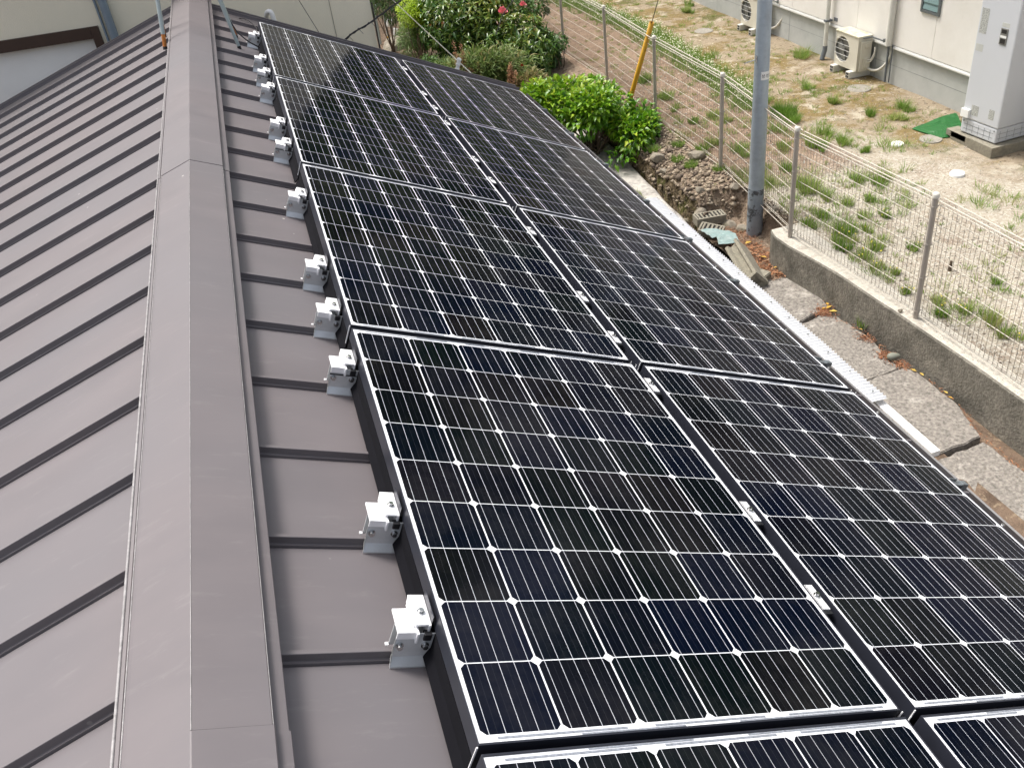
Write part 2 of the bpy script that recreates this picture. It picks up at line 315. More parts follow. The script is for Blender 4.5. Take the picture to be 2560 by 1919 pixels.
# ------------------------------------------------------------------ scattered leaves / blades (numpy)
def leaf_cloud(name, mat, P, D, Up, Ln, Wd, tone, parent=None, fold=0.25, droop=0.25):
    """folded leaves: P base points, D directions, Up side hints; 6 verts, 4 tris each"""
    n = len(P); D = D / np.linalg.norm(D, axis=1, keepdims=True)
    S = np.cross(D, Up); S /= np.maximum(np.linalg.norm(S, axis=1, keepdims=True), 1e-6)
    Nn = np.cross(S, D); Ln = Ln.reshape(-1, 1); Wd = Wd.reshape(-1, 1)
    v0 = P; v1 = P + D * Ln * 0.45 + S * Wd * 0.5 + Nn * Wd * fold; v2 = P + D * Ln * 0.45 - S * Wd * 0.5 + Nn * Wd * fold
    v3 = P + D * Ln * 0.5 - Nn * Ln * 0.02; v4 = P + D * Ln - Nn * Ln * droop
    V = np.stack([v0, v1, v2, v3, v4], 1).reshape(-1, 3)
    b = (np.arange(n) * 5).reshape(-1, 1)
    F = np.concatenate([b + np.array([0, 3, 1]), b + np.array([0, 2, 3]), b + np.array([3, 4, 1]), b + np.array([3, 2, 4])], 1).reshape(-1, 3)
    return tri_mesh(name, mat, V, F, np.repeat(tone, 5), parent)
def tri_mesh(name, mat, V, F, tone, parent=None, smooth=False):
    me = bpy.data.meshes.new(name); me.vertices.add(len(V)); me.vertices.foreach_set('co', V.astype(np.float32).ravel())
    me.loops.add(F.size); me.loops.foreach_set('vertex_index', F.astype(np.int32).ravel())
    me.polygons.add(len(F)); me.polygons.foreach_set('loop_start', (np.arange(len(F)) * 3).astype(np.int32))
    me.polygons.foreach_set('loop_total', np.full(len(F), 3, np.int32))
    me.update(calc_edges=True)
    if tone is not None:
        at = me.attributes.new('tone', 'FLOAT', 'POINT'); at.data.foreach_set('value', np.clip(tone, 0, 1).astype(np.float32))
    me.materials.append(mat); return link(name, me, parent)
def blades(name, mat, P, D, Ln, Wd, tone, parent=None, bend=0.3):
    """grass blades: curved tapering strips, 3 tris each"""
    n = len(P); D = D / np.linalg.norm(D, axis=1, keepdims=True)
    a = rng.uniform(0, 2 * np.pi, n); S = np.stack([np.cos(a), np.sin(a), np.zeros(n)], 1)
    Ln = Ln.reshape(-1, 1); Wd = Wd.reshape(-1, 1); H = D.copy(); H[:, 2] = 0
    q1 = P + D * Ln * 0.5; q2 = P + D * Ln + H * Ln * bend - np.array([0, 0, 1]) * Ln * bend * 0.5
    V = np.stack([P - S * Wd / 2, P + S * Wd / 2, q1 - S * Wd * .4, q1 + S * Wd * .4, q2], 1).reshape(-1, 3)
    b = (np.arange(n) * 5).reshape(-1, 1)
    F = np.concatenate([b + np.array([0, 1, 3]), b + np.array([0, 3, 2]), b + np.array([2, 3, 4])], 1).reshape(-1, 3)
    return tri_mesh(name, mat, V, F, np.repeat(tone, 5), parent)
def rock_mesh(name, r, seed, sub=2, flat=0.6):
    bm = bmesh.new(); bmesh.ops.create_icosphere(bm, subdivisions=sub, radius=1); rr = random.Random(seed)
    cuts = [(Vector((rr.gauss(0, 1), rr.gauss(0, 1), rr.gauss(0, 1))).normalized(), rr.uniform(0.55, 0.9)) for _ in range(9)]
    for v in bm.verts:
        p = v.co.copy()
        for nn, dd in cuts:
            k = p.dot(nn) - dd
            if k > 0: p -= nn * k * 0.95
        v.co = Vector((p.x * r * (1 + rr.uniform(-.03, .03)), p.y * r * 0.8, p.z * r * flat))
    me = bpy.data.meshes.new(name); bm.to_mesh(me); bm.free(); return me

# ------------------------------------------------------------------ our house and its roof
SR, SL = 0.41999, rad(19.34)          # right and left slopes
RX, RZ = -0.429, 0.1454               # ridge apex
PITCH = 0.331; SEAM_R, SEAM_L = 1.793, 1.780
Y_NEAR, Y_FAR = -0.9, 8.24
ROT_R = Euler((0, SR, 0)); ROT_L = Euler((0, -SL, 0))
def RP(v, u, n):                      # point on the right slope frame -> world
    return Vector((v * math.cos(SR) + n * math.sin(SR), u, -v * math.sin(SR) + n * math.cos(SR)))
def LP(d, u, n):                      # d metres down the left slope, n above its plane
    return Vector((RX - d * math.cos(SL) - n * math.sin(SL), u, RZ - d * math.sin(SL) + n * math.cos(SL)))

house = empty('house', (0, 4, -3.4)); tag(house, 'house under the brown-grey standing seam metal roof in the foreground', 'house')
hinv = Matrix.Translation((0, -4, 3.4))
def hpart(o):
    o.parent = house; o.matrix_parent_inverse = hinv; return o
b = MB(); b.prism([(-2.75, -3.4), (1.62, -3.4), (1.62, -1.02), (RX, -0.10), (-2.75, -0.90)], Y_NEAR + .1, Y_FAR - .12, 1)
hpart(b.build('wall', M['wall']))
# roof deck under the sheets
b = MB(); 
pr = [RP(2.20, 0, -0.125), RP(2.20, 0, -0.155), RP(-0.36, 0, -0.155), LP(2.6, 0, -0.09), LP(2.6, 0, -0.06), LP(0.02, 0, -0.06)]
b.prism([(p.x, p.z) for p in (RP(2.21, 0, -0.124), RP(2.21, 0, -0.165), Vector((RX, 0, RZ - 0.14)), LP(2.9, 0, -0.10), LP(2.9, 0, -0.056), Vector((RX, 0, RZ - 0.09)))], Y_NEAR, Y_FAR - .01, 1)
roof = hpart(b.build('roof', M['roof']))
def roof_panel_mesh(name, length, w, sh=0.021, first=False, last=False):
    """one tray: groove + lip + standing seam along its near edge, then the flat tray. local x = down slope, y = along ridge"""
    prof = [(-0.026, 0.0), (-0.0245, -0.0016), (-0.0095, -0.0018), (-0.0085, -0.006), (-0.0065, -0.006), (-0.0055, 0.003), (-0.001, 0.003), (0.0, 0.0045), (0.0012, sh - .001), (0.002, sh), (0.0115, sh), (0.0125, sh - .001), (0.0135, 0.0), (w * 0.5, 0.0008), (w - 0.024, 0.0)]
    vs = [(0, y, z) for y, z in prof] + [(length, y, z) for y, z in prof]; n = len(prof)
    me = bpy.data.meshes.new(name); me.from_pydata(vs, [], [(i, i + n, i + n + 1, i + 1) for i in range(n - 1)])
    me.materials.append(M['roof']); me.update(); return me
mr = roof_panel_mesh('roof_panel', 2.62, PITCH); ml = roof_panel_mesh('roof_panel_left', 2.85, PITCH)
rinv = hinv
ks = list(range(-8, 20))
for k in ks:
    yk = SEAM_R + PITCH * k
    me = mr
    if k == 19: me = roof_panel_mesh('roof_panel_edge', 2.62, Y_FAR - yk)
    o = link('roof_panel', me); o.parent = roof; o.matrix_parent_inverse = Matrix(); 
    o.location = RP(-0.405, yk, -0.12); o.rotation_euler = ROT_R
    yk = SEAM_L + PITCH * k
    me = ml
    if k == 19: me = roof_panel_mesh('roof_panel_edge', 2.85, Y_FAR - yk)
    o = link('roof_panel', me); o.parent = roof
    o.location = LP(2.87, yk, -0.052); o.rotation_euler = ROT_L
# far verge trim, folded up a little
b = MB(); b.box(-0.38, 2.23, Y_FAR - 0.02, Y_FAR + 0.012, -0.17, -0.112, Matrix.Rotation(SR, 4, 'Y'))
b.box(-2.9, 0.02, Y_FAR - 0.02, Y_FAR + 0.012, -0.11, -0.045, Matrix.Translation((RX, 0, RZ)) @ Matrix.Rotation(-SL, 4, 'Y'))
v = hpart(b.build('verge_trim', M['roof']))
# ridge cap in three lengths
def ridge_cap(y0, y1, lift, mid=False):
    b = MB(); g = lift
    pts = [LP(0.152 + g, 0, -0.050), LP(0.1500 + g, 0, -0.012 + g), LP(0.1445 + g, 0, -0.0045 + g), LP(0.1375 + g, 0, -0.0055 + g), LP(0.1355 + g, 0, -0.0095 + g), LP(0.1300 + g, 0, -0.0095 + g), LP(0.1270 + g, 0, -0.0005 + g), LP(0.1190 + g, 0, 0.0 + g), Vector((RX - 0.0012, 0, RZ + g)), Vector((RX + 0.0012, 0, RZ + g)),
           RP(-0.3285 + g, 0, -0.0405 + g), RP(-0.3262 + g, 0, -0.0425 + g), RP(-0.3245 + g, 0, -0.0540 + g), RP(-0.3230 + g, 0, -0.0560 + g), RP(-0.2990 + g, 0, -0.0585 + g), RP(-0.2975 + g, 0, -0.0600 + g), RP(-0.2985 + g, 0, -0.1195), RP(-0.34, 0, -0.1195), Vector((RX, 0, 0.05)), LP(0.11, 0, -0.051)]
    b.prism([(p.x, p.z) for p in pts], y0, y1, 1)
    return hpart(b.build('ridge_cap', M['roof']))
M['worn_glint'] = mk('worn_glint_paint', (0.25, 0.24, 0.24), 0.45, 0, 0.35, 60, dirt=(0.14, 0.13, 0.13), dscale=25)  # pale tone for worn paint, with the hems' highlight painted in
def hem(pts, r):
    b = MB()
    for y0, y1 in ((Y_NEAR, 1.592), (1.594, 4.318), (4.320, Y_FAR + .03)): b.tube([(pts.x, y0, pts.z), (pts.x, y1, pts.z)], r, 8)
    return hpart(b.build('worn_glint_hem', M['worn_glint']))
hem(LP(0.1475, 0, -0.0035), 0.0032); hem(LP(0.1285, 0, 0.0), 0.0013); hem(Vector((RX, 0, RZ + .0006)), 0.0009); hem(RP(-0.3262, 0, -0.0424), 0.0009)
ridge_cap(Y_NEAR, 1.592, 0.0022); ridge_cap(1.594, 4.318, 0.0); ridge_cap(4.320, Y_FAR + 0.03, 0.0016)
# gutter along the right eave
gx0, gz0 = RP(2.205, 0, -0.13).x, RP(2.205, 0, -0.13).z
b = MB()
op = [(gx0 + 0.004, gz0 - 0.005), (gx0 + 0.004, gz0 - 0.125), (gx0 + 0.03, gz0 - 0.15), (gx0 + 0.10, gz0 - 0.15), (gx0 + 0.124, gz0 - 0.12), (gx0 + 0.127, gz0 - 0.092), (gx0 + 0.133, gz0 - 0.088), (gx0 + 0.133, gz0 - 0.094),
      (gx0 + 0.130, gz0 - 0.125), (gx0 + 0.104, gz0 - 0.155), (gx0 + 0.028, gz0 - 0.155), (gx0 - 0.0, gz0 - 0.128), (gx0 - 0.0, gz0 - 0.005)]
b.prism(op, Y_NEAR, Y_FAR + 0.02, 1)
gut = hpart(b.build('gutter', M['gutter']))
# dead leaves lying in the gutter
n = 900; P = np.stack([gx0 + rng.uniform(0.03, 0.115, n), rng.uniform(2.0, 8.2, n), gz0 - 0.146 + rng.uniform(0, 0.03, n)], 1)
a = rng.uniform(0, 6.28, n); D = np.stack([np.cos(a), np.sin(a), rng.uniform(-.3, .4, n)], 1)
o = leaf_cloud('dead_leaves', M['needles'], P, D, np.tile([0, 0, 1.0], (n, 1)), rng.uniform(.015, .04, n), rng.uniform(.005, .014, n), rng.uniform(0.1, 1, n)); tag(o, 'dead leaves lying in the gutter beside the solar panels', 'leaf litter', kind='stuff')

# ------------------------------------------------------------------ solar panels
PC = 0.1585; COLP = 1.0157; ROWP = 1.483; PW = 0.970; PL = 1.4660
CX0 = 0.0001; FR = 0.0022; FE = 0.0045                # first cell edge, frame lip
def panel_proto():
    root = empty('solar_panel')
    ox = -(PW - 6 * PC) / 2; oy = -(PL - 9 * PC) / 2     # local origin = corner of first cell
    x0, x1, y0, y1 = ox, ox + PW, oy, oy + PL
    b = MB()
    # hollow frame: four bars, mitre-free, with an outer wall and a lip
    for (a0, a1, c0, c1) in ((x0, x0 + FR, y0, y1), (x1 - FR, x1, y0, y1), (x0 + FR, x1 - FR, y0, y0 + FE), (x0 + FR, x1 - FR, y1 - FE, y1)):
        b.box(a0, a1, c0, c1, -0.036, 0.0, bev=0.0006)
    b.box(x0 + .002, x0 + .004, y0 + 0.01, y1 - 0.01, -0.040, -0.036)
    b.build('frame', M['frame'], root)
    b = MB(); b.box(x0 + FR - .001, x1 - FR + .001, y0 + FE - .001, y1 - FE + .001, -0.006, -0.0022); b.build('backsheet', M['backsheet'], root)
    # octagonal cell plate, shared by all cells
    h = 0.07800; c = 0.0098; hx = 0.0773
    pl = [(-hx + c, -h), (hx - c, -h), (hx, -h + c), (hx, h - c), (hx - c, h), (-hx + c, h), (-hx, h - c), (-hx, -h + c)]
    cb = MB(); cb.prism(pl, -0.00215, -0.00200, 2); me = cb.mesh('cell'); me.materials.append(M['cell'])
    for j in range(6):
        for i in range(9):
            o = link('cell', me, root); o.location = ((j + .5) * PC, (i + .5) * PC, 0)
    # connecting ribbons in the white margins at both short ends
    for ya, sg in ((-0.0065, -1), (9 * PC + 0.0065, 1)):
        b = MB()
        for j in ((0, 1), (2, 3), (4, 5)):
            b.box(PC * j[0] + .03, PC * (j[1] + 1) - .03, ya - .0022, ya + .0022, -0.0021, -0.0014)
        b.box(PC * 1.2, PC * 2.6, ya + sg * .0058 - .0016, ya + sg * .0058 + .0016, -0.0021, -0.0014)
        b.box(PC * 3.4, PC * 5.6, ya + sg * .0058 - .0016, ya + sg * .0058 + .0016, -0.0021, -0.0014)
        b.build('ribbon', M['ribbon'], root)
    # black cover strip along the upslope side and joint bracket
    b = MB(); b.box(x1 + .001, x1 + .003, y0 - .006, y1 + .006, -0.085, -0.030); b.box(x1 + .003, x1 + .045, y0 - .008, y1 + .008, -0.085, -0.080); b.build('edge_strip', M['matte_black'], root)
    for bx in ((x0 - .0045, x0 - .0015, y0 - .004, y0 - .0015, -.062, -.001), (x1 + .004, x1 + .0065, y0 - .004, y0 - .0015, -.06, -.002), (x1 + .020, x1 + .0225, y0 - .016, y0 - .0135, -.06, -.004)):
        b = MB(); b.box(*bx); b.build('joint_plate', M['alu_bright'], root)
    b = MB(); b.prism([(x0 + 0.004, -0.042), (x0 + 0.004, -0.080), (x0 - 0.0075, -0.102), (x0 - 0.0095, -0.101), (x0 + 0.001, -0.078), (x0 + 0.001, -0.042)], y0 + .006, y1 - .004, 1)
    b.build('side_cover', M['matte_black'], root)
    return root
proto = panel_proto()
ROWN = ['nearest', 'second', 'third', 'fourth', 'farthest']
names = {
 (0, 0): 'solar panel in the ridge row cut off by the bottom edge',
 (0, 1): 'solar panel in the gutter row cut off at the bottom right corner',
 (1, 0): 'nearest whole solar panel, beside the two closest silver roof brackets',
 (1, 1): 'gutter row solar panel touching the right edge of the photo, nearly whole',
 (2, 0): 'second whole solar panel from the camera in the row beside the ridge',
 (2, 1): 'gutter row solar panel beside the near end of the white corrugated sheet',
 (3, 0): 'greenish ridge row solar panel, one before the farthest',
 (3, 1): 'gutter row solar panel nearest the bright leafy bush, one before the farthest',
 (4, 0): 'farthest solar panel in the ridge row, below the cream house wall',
 (4, 1): 'farthest solar panel in the gutter row, at the far corner of the roof'}
for r in range(5):
    for c in range(2):
        o = proto if (r, c) == (0, 0) else dup(proto)
        o.name = 'solar_panel' if (r, c) == (0, 0) else o.name
        o.location = RP(CX0 + c * COLP, r * ROWP + (ROWP - 9 * PC) / 2, 0); o.rotation_euler = ROT_R
        tag(o, names[(r, c)], 'solar panel', 'solar panels on the roof')
# black racking rail that shows in the gap between the two columns and at the outer edges
b = MB()
for v0, v1 in ((0.06, 0.10), (1.90, 1.94)): b.box(v0, v1, -0.3, 7.42, -0.095, -0.052)
rk = b.build('mounting_rails', M['black']); rk.location = (0, 0, 0); rk.rotation_euler = ROT_R
tag(rk, 'black mounting rails running under the solar panels', 'rail')

# silver roof brackets at the upslope edge, one per gripped seam
def bracket_proto():
    root = empty('roof_bracket')
    # local frame: x down slope, y along ridge, z normal; origin on seam foot
    b = MB()
    fr = [(-0.0085, 0.079), (-0.0110, 0.079), (-0.0115, 0.050), (-0.0115, 0.020), (-0.021, 0.004), (-0.024, 0.001), (-0.024, 0.0040), (-0.013, 0.021), (-0.0090, 0.050)]
    b.prism(fr, -0.084, 0.0, 0)
    b.build('seam_clamp', M['alu'], root)
    b = MB()
    bk = [(0.030, 0.078), (0.0325, 0.078), (0.034, 0.04), (0.046, 0.006), (0.046, 0.003), (0.043, 0.003), (0.031, 0.04)]
    b.prism([(0.018, 0.078), (0.0205, 0.078), (0.0205, 0.022), (0.018, 0.022)], -0.083, -0.01, 0); b.build('back_plate', M['alu'], root)
    for xx in (-0.073, -0.022):
        b = MB()
        b.tube([(xx, -0.0112, 0.050), (xx, -0.0142, 0.050)], 0.0080, 16)
        b.tube([(xx, -0.0142, 0.050), (xx, -0.0210, 0.050)], 0.0058, 6)
        b.build('bolt', M['steel'], root)
    b = MB(); b.box(-0.084, -0.046, -0.012, 0.052, 0.0795, 0.0845, bev=0.001)
    b.box(-0.084, -0.044, -0.0135, -0.0115, 0.068, 0.0848); b.box(-0.047, -0.042, -0.020, 0.052, 0.062, 0.0865, bev=0.001)
    b.build('base_plate', M['alu_bright'], root)
    b = MB(); b.box(-0.050, -0.0175, -0.004, 0.078, 0.0905, 0.0955, bev=0.001); b.box(-0.052, -0.048, 0.002, 0.070, 0.084, 0.0952); b.box(-0.0225, -0.0180, -0.006, 0.078, 0.066, 0.0952, bev=0.001)
    b.box(-0.0555, -0.0515, 0.020, 0.058, 0.086, 0.094)
    b.build('end_clamp', M['alu_bright'], root)
    b = MB(); b.tube([(-0.033, 0.030, 0.0955), (-0.033, 0.030, 0.098)], 0.0080, 16); b.tube([(-0.033, 0.030, 0.098), (-0.033, 0.030, 0.103)], 0.0055, 6); b.build('clamp_bolt', M['steel'], root)
    b = MB(); b.box(-0.0172, -0.0158, -0.001, 0.074, 0.080, 0.112); b.build('panel_hook', M['frame'], root)
    b = MB(); b.box(-0.030, -0.014, -0.016, 0.000, 0.064, 0.080, bev=0.002); b.build('end_plug', M['black'], root)
    b = MB(); b.box(-0.090, -0.084, 0.014, 0.022, 0.022, 0.025); b.build('foot_tab', M['alu_bright'], root)
    return root
SEAMS = [0, 1, 3, 4, 5, 7, 9, 10, 12, 13, 14, 16]
ordn = ['nearest', 'second nearest', 'third nearest', 'fourth nearest', 'fifth nearest', 'sixth nearest', 'seventh nearest', 'eighth nearest', 'fourth from the far end', 'third from the far end', 'second from the far end', 'farthest']
bp_ = bracket_proto()
extra = {3: None, 1: None}
for i, k in enumerate(SEAMS):
    o = bp_ if i == 0 else dup(bp_)
    o.location = RP(0.0, SEAM_R + PITCH * k, -0.12); o.rotation_euler = ROT_R
    tag(o, 'silver seam bracket at the upslope panel edge, %s of twelve' % ordn[i], 'roof bracket', 'silver brackets gripping the roof seams')
    if k in (3, 9, 13):
        b = MB(); b.box(-0.085, -0.004, -0.0135, -0.0108, 0.060, 0.063); b.build('cable_tie', M['black'], o)
# clamps in the gap between the two columns
def clamp_proto(name):
    root = empty(name)
    b = MB(); b.box(-0.012, 0.012, -0.042, 0.042, -0.010, -0.006, bev=0.001); b.box(-0.012, -0.009, -0.042, 0.042, -0.03, -0.006); b.build('plate', M['alu_bright'], root)
    b = MB(); b.tube([(0, 0.004, -0.006), (0, 0.004, -0.0035)], 0.009, 16); b.tube([(0, 0.004, -0.0035), (0, 0.004, 0.003)], 0.006, 6); b.build('bolt', M['steel'], root)
    b = MB(); b.box(-0.013, 0.013, -0.056, -0.043, -0.04, -0.008, bev=0.002); b.build('end_plug', M['black'], root)
    return root
cp = clamp_proto('middle_clamp')
for i, k in enumerate(SEAMS):
    o = cp if i == 0 else dup(cp)
    o.location = RP(0.9833, SEAM_R + PITCH * k + 0.045, 0); o.rotation_euler = ROT_R
    tag(o, 'bright clamp in the gap between panel rows, %s of twelve' % ordn[i], 'panel clamp', 'clamps between the two panel rows')
# lower edge: clamp bars with bolt, and grey gutter hangers with a looped end
ce = empty('edge_clamp')
b = MB(); b.box(0.0, 0.013, -0.05, 0.05, -0.012, -0.007, bev=0.001); b.build('plate', M['alu_bright'], ce)
b = MB(); b.tube([(0.018, 0.0, -0.012), (0.018, 0.0, 0.0)], 0.006, 8); b.build('bolt', M['steel'], ce)
b = MB(); b.box(0.013, 0.04, -0.045, 0.045, -0.05, -0.022, bev=0.002); b.build('rail_end', M['frame'], ce)
for i, k in enumerate(SEAMS):
    o = ce if i == 0 else dup(ce)
    o.location = RP(CX0 + COLP + PW - (PW - 6 * PC) / 2 + 0.002, SEAM_R + PITCH * k + 0.03, 0); o.rotation_euler = ROT_R
    tag(o, 'small metal clamp at the lower panel edge, %s of twelve' % ordn[i], 'panel clamp', 'clamps along the lower panel edge')
# eave fascia strip of dark metal below the panels and snow-stop angle
hg = empty('gutter_hanger')
b = MB()
# tapered strap: wide at the roof, twisting to a narrow looped end over the gutter lip
sv = [(2.03, -0.16, -0.070), (2.05, 0.10, -0.072), (2.12, 0.02, -0.085), (2.26, 0.035, -0.105), (2.345, 0.045, -0.118), (2.345, 0.015, -0.118), (2.25, -0.005, -0.108), (2.12, -0.13, -0.095), (2.06, -0.19, -0.080)]
sv = [(2.0 + (x - 2.0) * .80, y * .75, z) for x, y, z in sv]; sv2 = [(x - 2.0, y, z - 0.006) for x, y, z in sv]; sv1 = [(x - 2.0, y, z) for x, y, z in sv]; nn = len(sv)
b.add(sv1 + sv2, [tuple(range(nn)), tuple(range(2 * nn - 1, nn - 1, -1))] + [(i, (i + 1) % nn, nn + (i + 1) % nn, nn + i) for i in range(nn)])
b.build('strap', M['strap'], hg)
b = MB(); b.box(0.05, 0.23, 0.020, 0.026, -0.145, -0.098, bev=0.002); b.build('rib', M['strap'], hg)
b = MB(); b.box(0.255, 0.285, 0.004, 0.030, -0.140, -0.108, bev=0.004); b.build('hook', M['strap'], hg)
HY = [2.52, 3.42, 4.28, 4.84, 5.45, 6.15, 6.85, 7.5]
on2 = ['nearest', 'second nearest', 'third nearest', 'fourth nearest', 'fourth from the far end', 'third from the far end', 'second from the far end', 'farthest']
for i, yy in enumerate(HY):
    o = hg if i == 0 else dup(hg)
    o.location = RP(2.0, yy, 0); o.rotation_euler = ROT_R
    tag(o, 'grey metal strap hanger reaching over the gutter, %s of eight' % on2[i], 'gutter hanger', 'metal hangers along the gutter')

# ------------------------------------------------------------------ antenna stand legs, cables
def leg_pts(foot, px_top): return [foot, px_top]
st = empty('antenna_stand', (-0.429, 7.0, 0.1)); tag(st, 'roof antenna stand of rusty grey pipes straddling the ridge by the cream wall', 'antenna stand')
def stp(o): o.parent = st; o.matrix_parent_inverse = Matrix.Translation((0.429, -7.0, -0.1)); return o
def leg(p0, p1, mat, r, tipmat, tip=0.1, capmat=None):
    p0 = Vector(p0); p1 = Vector(p1); d = (p1 - p0).normalized(); q = p0 + d * tip
    b = MB(); b.tube([q, p1], r, 12); L = stp(b.build('leg', mat))
    b = MB(); b.tube([p0 + d * 0.012, q + d * 0.002], r * 0.96, 12); t_ = b.build('rusty_end', tipmat); t_.parent = L
    b = MB(); b.tube([p0 - d * 0.005, p0 + d * 0.014], r * 1.1, 12); t_ = b.build('foot_cap', M['black']); t_.parent = L
leg((-0.600, 6.80, 0.050), (-0.475, 7.02, 0.92), M['palesteel'], 0.0125, M['rust'], 0.085)
leg((-0.612, 7.17, 0.050), (-0.500, 7.10, 0.92), M['palesteel'], 0.0110, M['rust'], 0.075)
leg((-0.172, 6.96, -0.052), (-0.300, 7.06, 0.92), M['palesteel'], 0.0110, M['palesteel'], 0.04)
leg((-0.178, 7.30, -0.050), (-0.300, 7.10, 0.92), M['palesteel'], 0.0100, M['rust'], 0.085)
b = MB(); b.tube([(-0.39, 7.05, 0.80), (-0.39, 7.05, 3.0)], 0.016, 12); stp(b.build('mast', M['palesteel']))
b = MB(); b.box(-0.52, -0.27, 7.03, 7.07, 0.88, 0.92); stp(b.build('crossbar', M['palesteel']))
def curve_pts(pts, n=10):
    pts = [Vector(p) for p in pts]; out = []
    for i in range(len(pts) - 1):
        p0 = pts[max(i - 1, 0)]; p1 = pts[i]; p2 = pts[i + 1]; p3 = pts[min(i + 2, len(pts) - 1)]
        for k in range(n):
            t = k / n
            out.append(0.5 * ((2 * p1) + (p2 - p0) * t + (2 * p0 - 5 * p1 + 4 * p2 - p3) * t * t + (3 * p1 - p0 - 3 * p2 + p3) * t ** 3))
    out.append(pts[-1]); return out
b = MB(); b.tube(curve_pts([(-0.30, 7.03, 0.80), (-0.215, 7.02, 0.24), (-0.19, 7.02, 0.13), (-0.165, 7.0, 0.055), (-0.135, 6.98, 0.01), (-0.10, 6.98, -0.03), (-0.05, 7.0, -0.075)]), 0.0042, 8)
tag(b.build('antenna_cable', M['cable']), 'black cable sagging from the antenna leg down to the nearest panel corner', 'cable')
b = MB(); b.tube(curve_pts([(-0.155, 8.0, -0.075), (-0.11, 7.95, -0.068), (-0.06, 7.8, -0.075), (-0.02, 7.5, -0.085)]), 0.0035, 8)
tag(b.build('roof_cable', M['cable']), 'thin black cable looping on the roof above the farthest panel corner', 'cable')
b = MB(); b.tube(curve_pts([(0.065, 8.46, -0.42), (0.068, 8.42, -0.20), (0.075, 8.38, -0.145), (0.095, 8.35, -0.125), (0.112, 8.34, -0.145), (0.118, 8.34, -0.22)]), 0.019, 12)
tag(b.build('vent_pipe', M['white']), 'white curved pipe end sticking up behind the far roof edge', 'pipe')
b = MB(); b.tube([(1.725, 8.60, -0.99), (1.735, 10.8, -1.045), (1.748, 13.0, -1.10), (1.77, 17.5, -1.2)], 0.006, 6)
tag(b.build('taut_cord', M['white_cord']), 'pale taut cord running from the far roof edge over the shrubs', 'cord')
b = MB(); b.box(-0.014, 0.014, -0.014, 0.014, -0.20, 0.085, bev=0.004)
for z in (-0.01, 0.03, 0.07): b.tube([(0.0, 0, z - .006), (0, 0, z + .006)], 0.021, 14)
o = b.build('cord_insulator', M['white']); o.location = (1.515, 8.32, -0.80); o.rotation_euler = (0, 0.35, 0); tag(o, 'white ribbed insulator standing at the far roof edge by the dry plumes', 'insulator')
tw = curve_pts([(0.624, 8.84, -0.558), (0.67, 8.84, -0.538), (0.762, 8.84, -0.489), (0.896, 8.86, -0.448), (1.023, 8.9, -0.399), (1.241, 9.0, -0.323), (1.505, 9.2, -0.244)], 8)
b = MB(); b.tube(tw, 0.007, 6); b.tube([p + Vector((math.cos(i * 1.1) * .009, 0, math.sin(i * 1.1) * .009)) for i, p in enumerate(tw)], 0.0035, 6)
for i in range(5, 34, 7): b.tube([tw[i], tw[i] + Vector((0.03, 0.01, -0.045))], 0.0018, 5)
tag(b.build('twisted_cable', M['cable']), 'twisted black service cable running from the roof edge past the corner of the cream wall', 'cable')
b = MB(); b.tube([(0.459, 8.62, -0.41), (0.36, 8.80, -0.15), (0.16, 9.0, 0.25)], 0.0028, 5)
tag(b.build('thin_wire', M['cable']), 'thin dark wire in front of the cream wall beyond the panels', 'wire')
b = MB(); b.tube([(3.30, 13.9, -1.98), (3.45, 14.0, -1.753), (3.651, 14.0, -1.56), (4.6, 14.2, -0.6)], 0.006, 5)
tag(b.build('garden_wire', M['cable']), 'thin dark wire crossing the pink flower above the shrubs', 'wire')

# ------------------------------------------------------------------ cream house behind
cream = empty('cream_house', (-2, 9.0, -3.4)); tag(cream, 'cream rendered house wall beyond the far end of the roof', 'house')
def crp(o): o.parent = cream; o.matrix_parent_inverse = Matrix.Translation((2, -9.0, 3.4)); return o
b = MB(); b.box(-7, -1.234, 9.0, 15, 0.40 - .55, 1.2); b.box(-1.234, 0.965, 9.0, 15, -3.4, 1.2); b.box(-7, -1.234, 9.10, 15, -3.4, -0.15)
crp(b.build('wall', M['cream']))
b = MB(); b.box(-7.4, 1.36, 8.60, 15.4, 1.20, 1.24); crp(b.build('added_soffit', M['brown']))  # unseen eave, added to darken the wall's reflection in the panels and shade it
b = MB(); b.box(-7.45, 1.41, 8.555, 8.598, 1.18, 1.36); crp(b.build('added_fascia', M['brown']))
b = MB(); b.add([(-7.5, 8.50, 1.36), (1.46, 8.50, 1.36), (1.46, 12.0, 2.9), (-7.5, 12.0, 2.9), (-7.5, 15.5, 1.36), (1.46, 15.5, 1.36), (-7.5, 8.50, 1.30), (1.46, 8.50, 1.30), (1.46, 15.5, 1.30), (-7.5, 15.5, 1.30)], [(0, 1, 2, 3), (3, 2, 5, 4), (6, 9, 8, 7), (0, 6, 7, 1), (4, 5, 8, 9), (1, 7, 8, 5, 2), (0, 3, 4, 9, 6)]); crp(b.build('roof', M['far_roof']))  # unseen roof, added with the eave for a darker reflection
b = MB(); b.box(-7, -1.302, 8.975, 9.099, -0.238, -0.149); b.box(-1.300, -1.236, 8.975, 9.099, -3.4, -0.149); fr = crp(b.build('window_frame', M['brown']))
b = MB(); b.box(-7, -1.303, 9.05, 9.098, -3.3, -0.240); o = b.build('pane', M['pane_pale']); o.parent = fr
b = MB(); b.tube([(-1.135, 8.955, 1.19), (-1.135, 8.955, -3.3)], 0.034, 16); b.tube([(-1.196, 8.985, 1.19), (-1.196, 8.985, -3.3)], 0.010, 8); crp(b.build('downpipe', M['bluegrey']))
b = MB()
for x in (0.62, -3.2): b.box(x - .002, x + .002, 8.996, 8.9995, -3.3, 1.19)
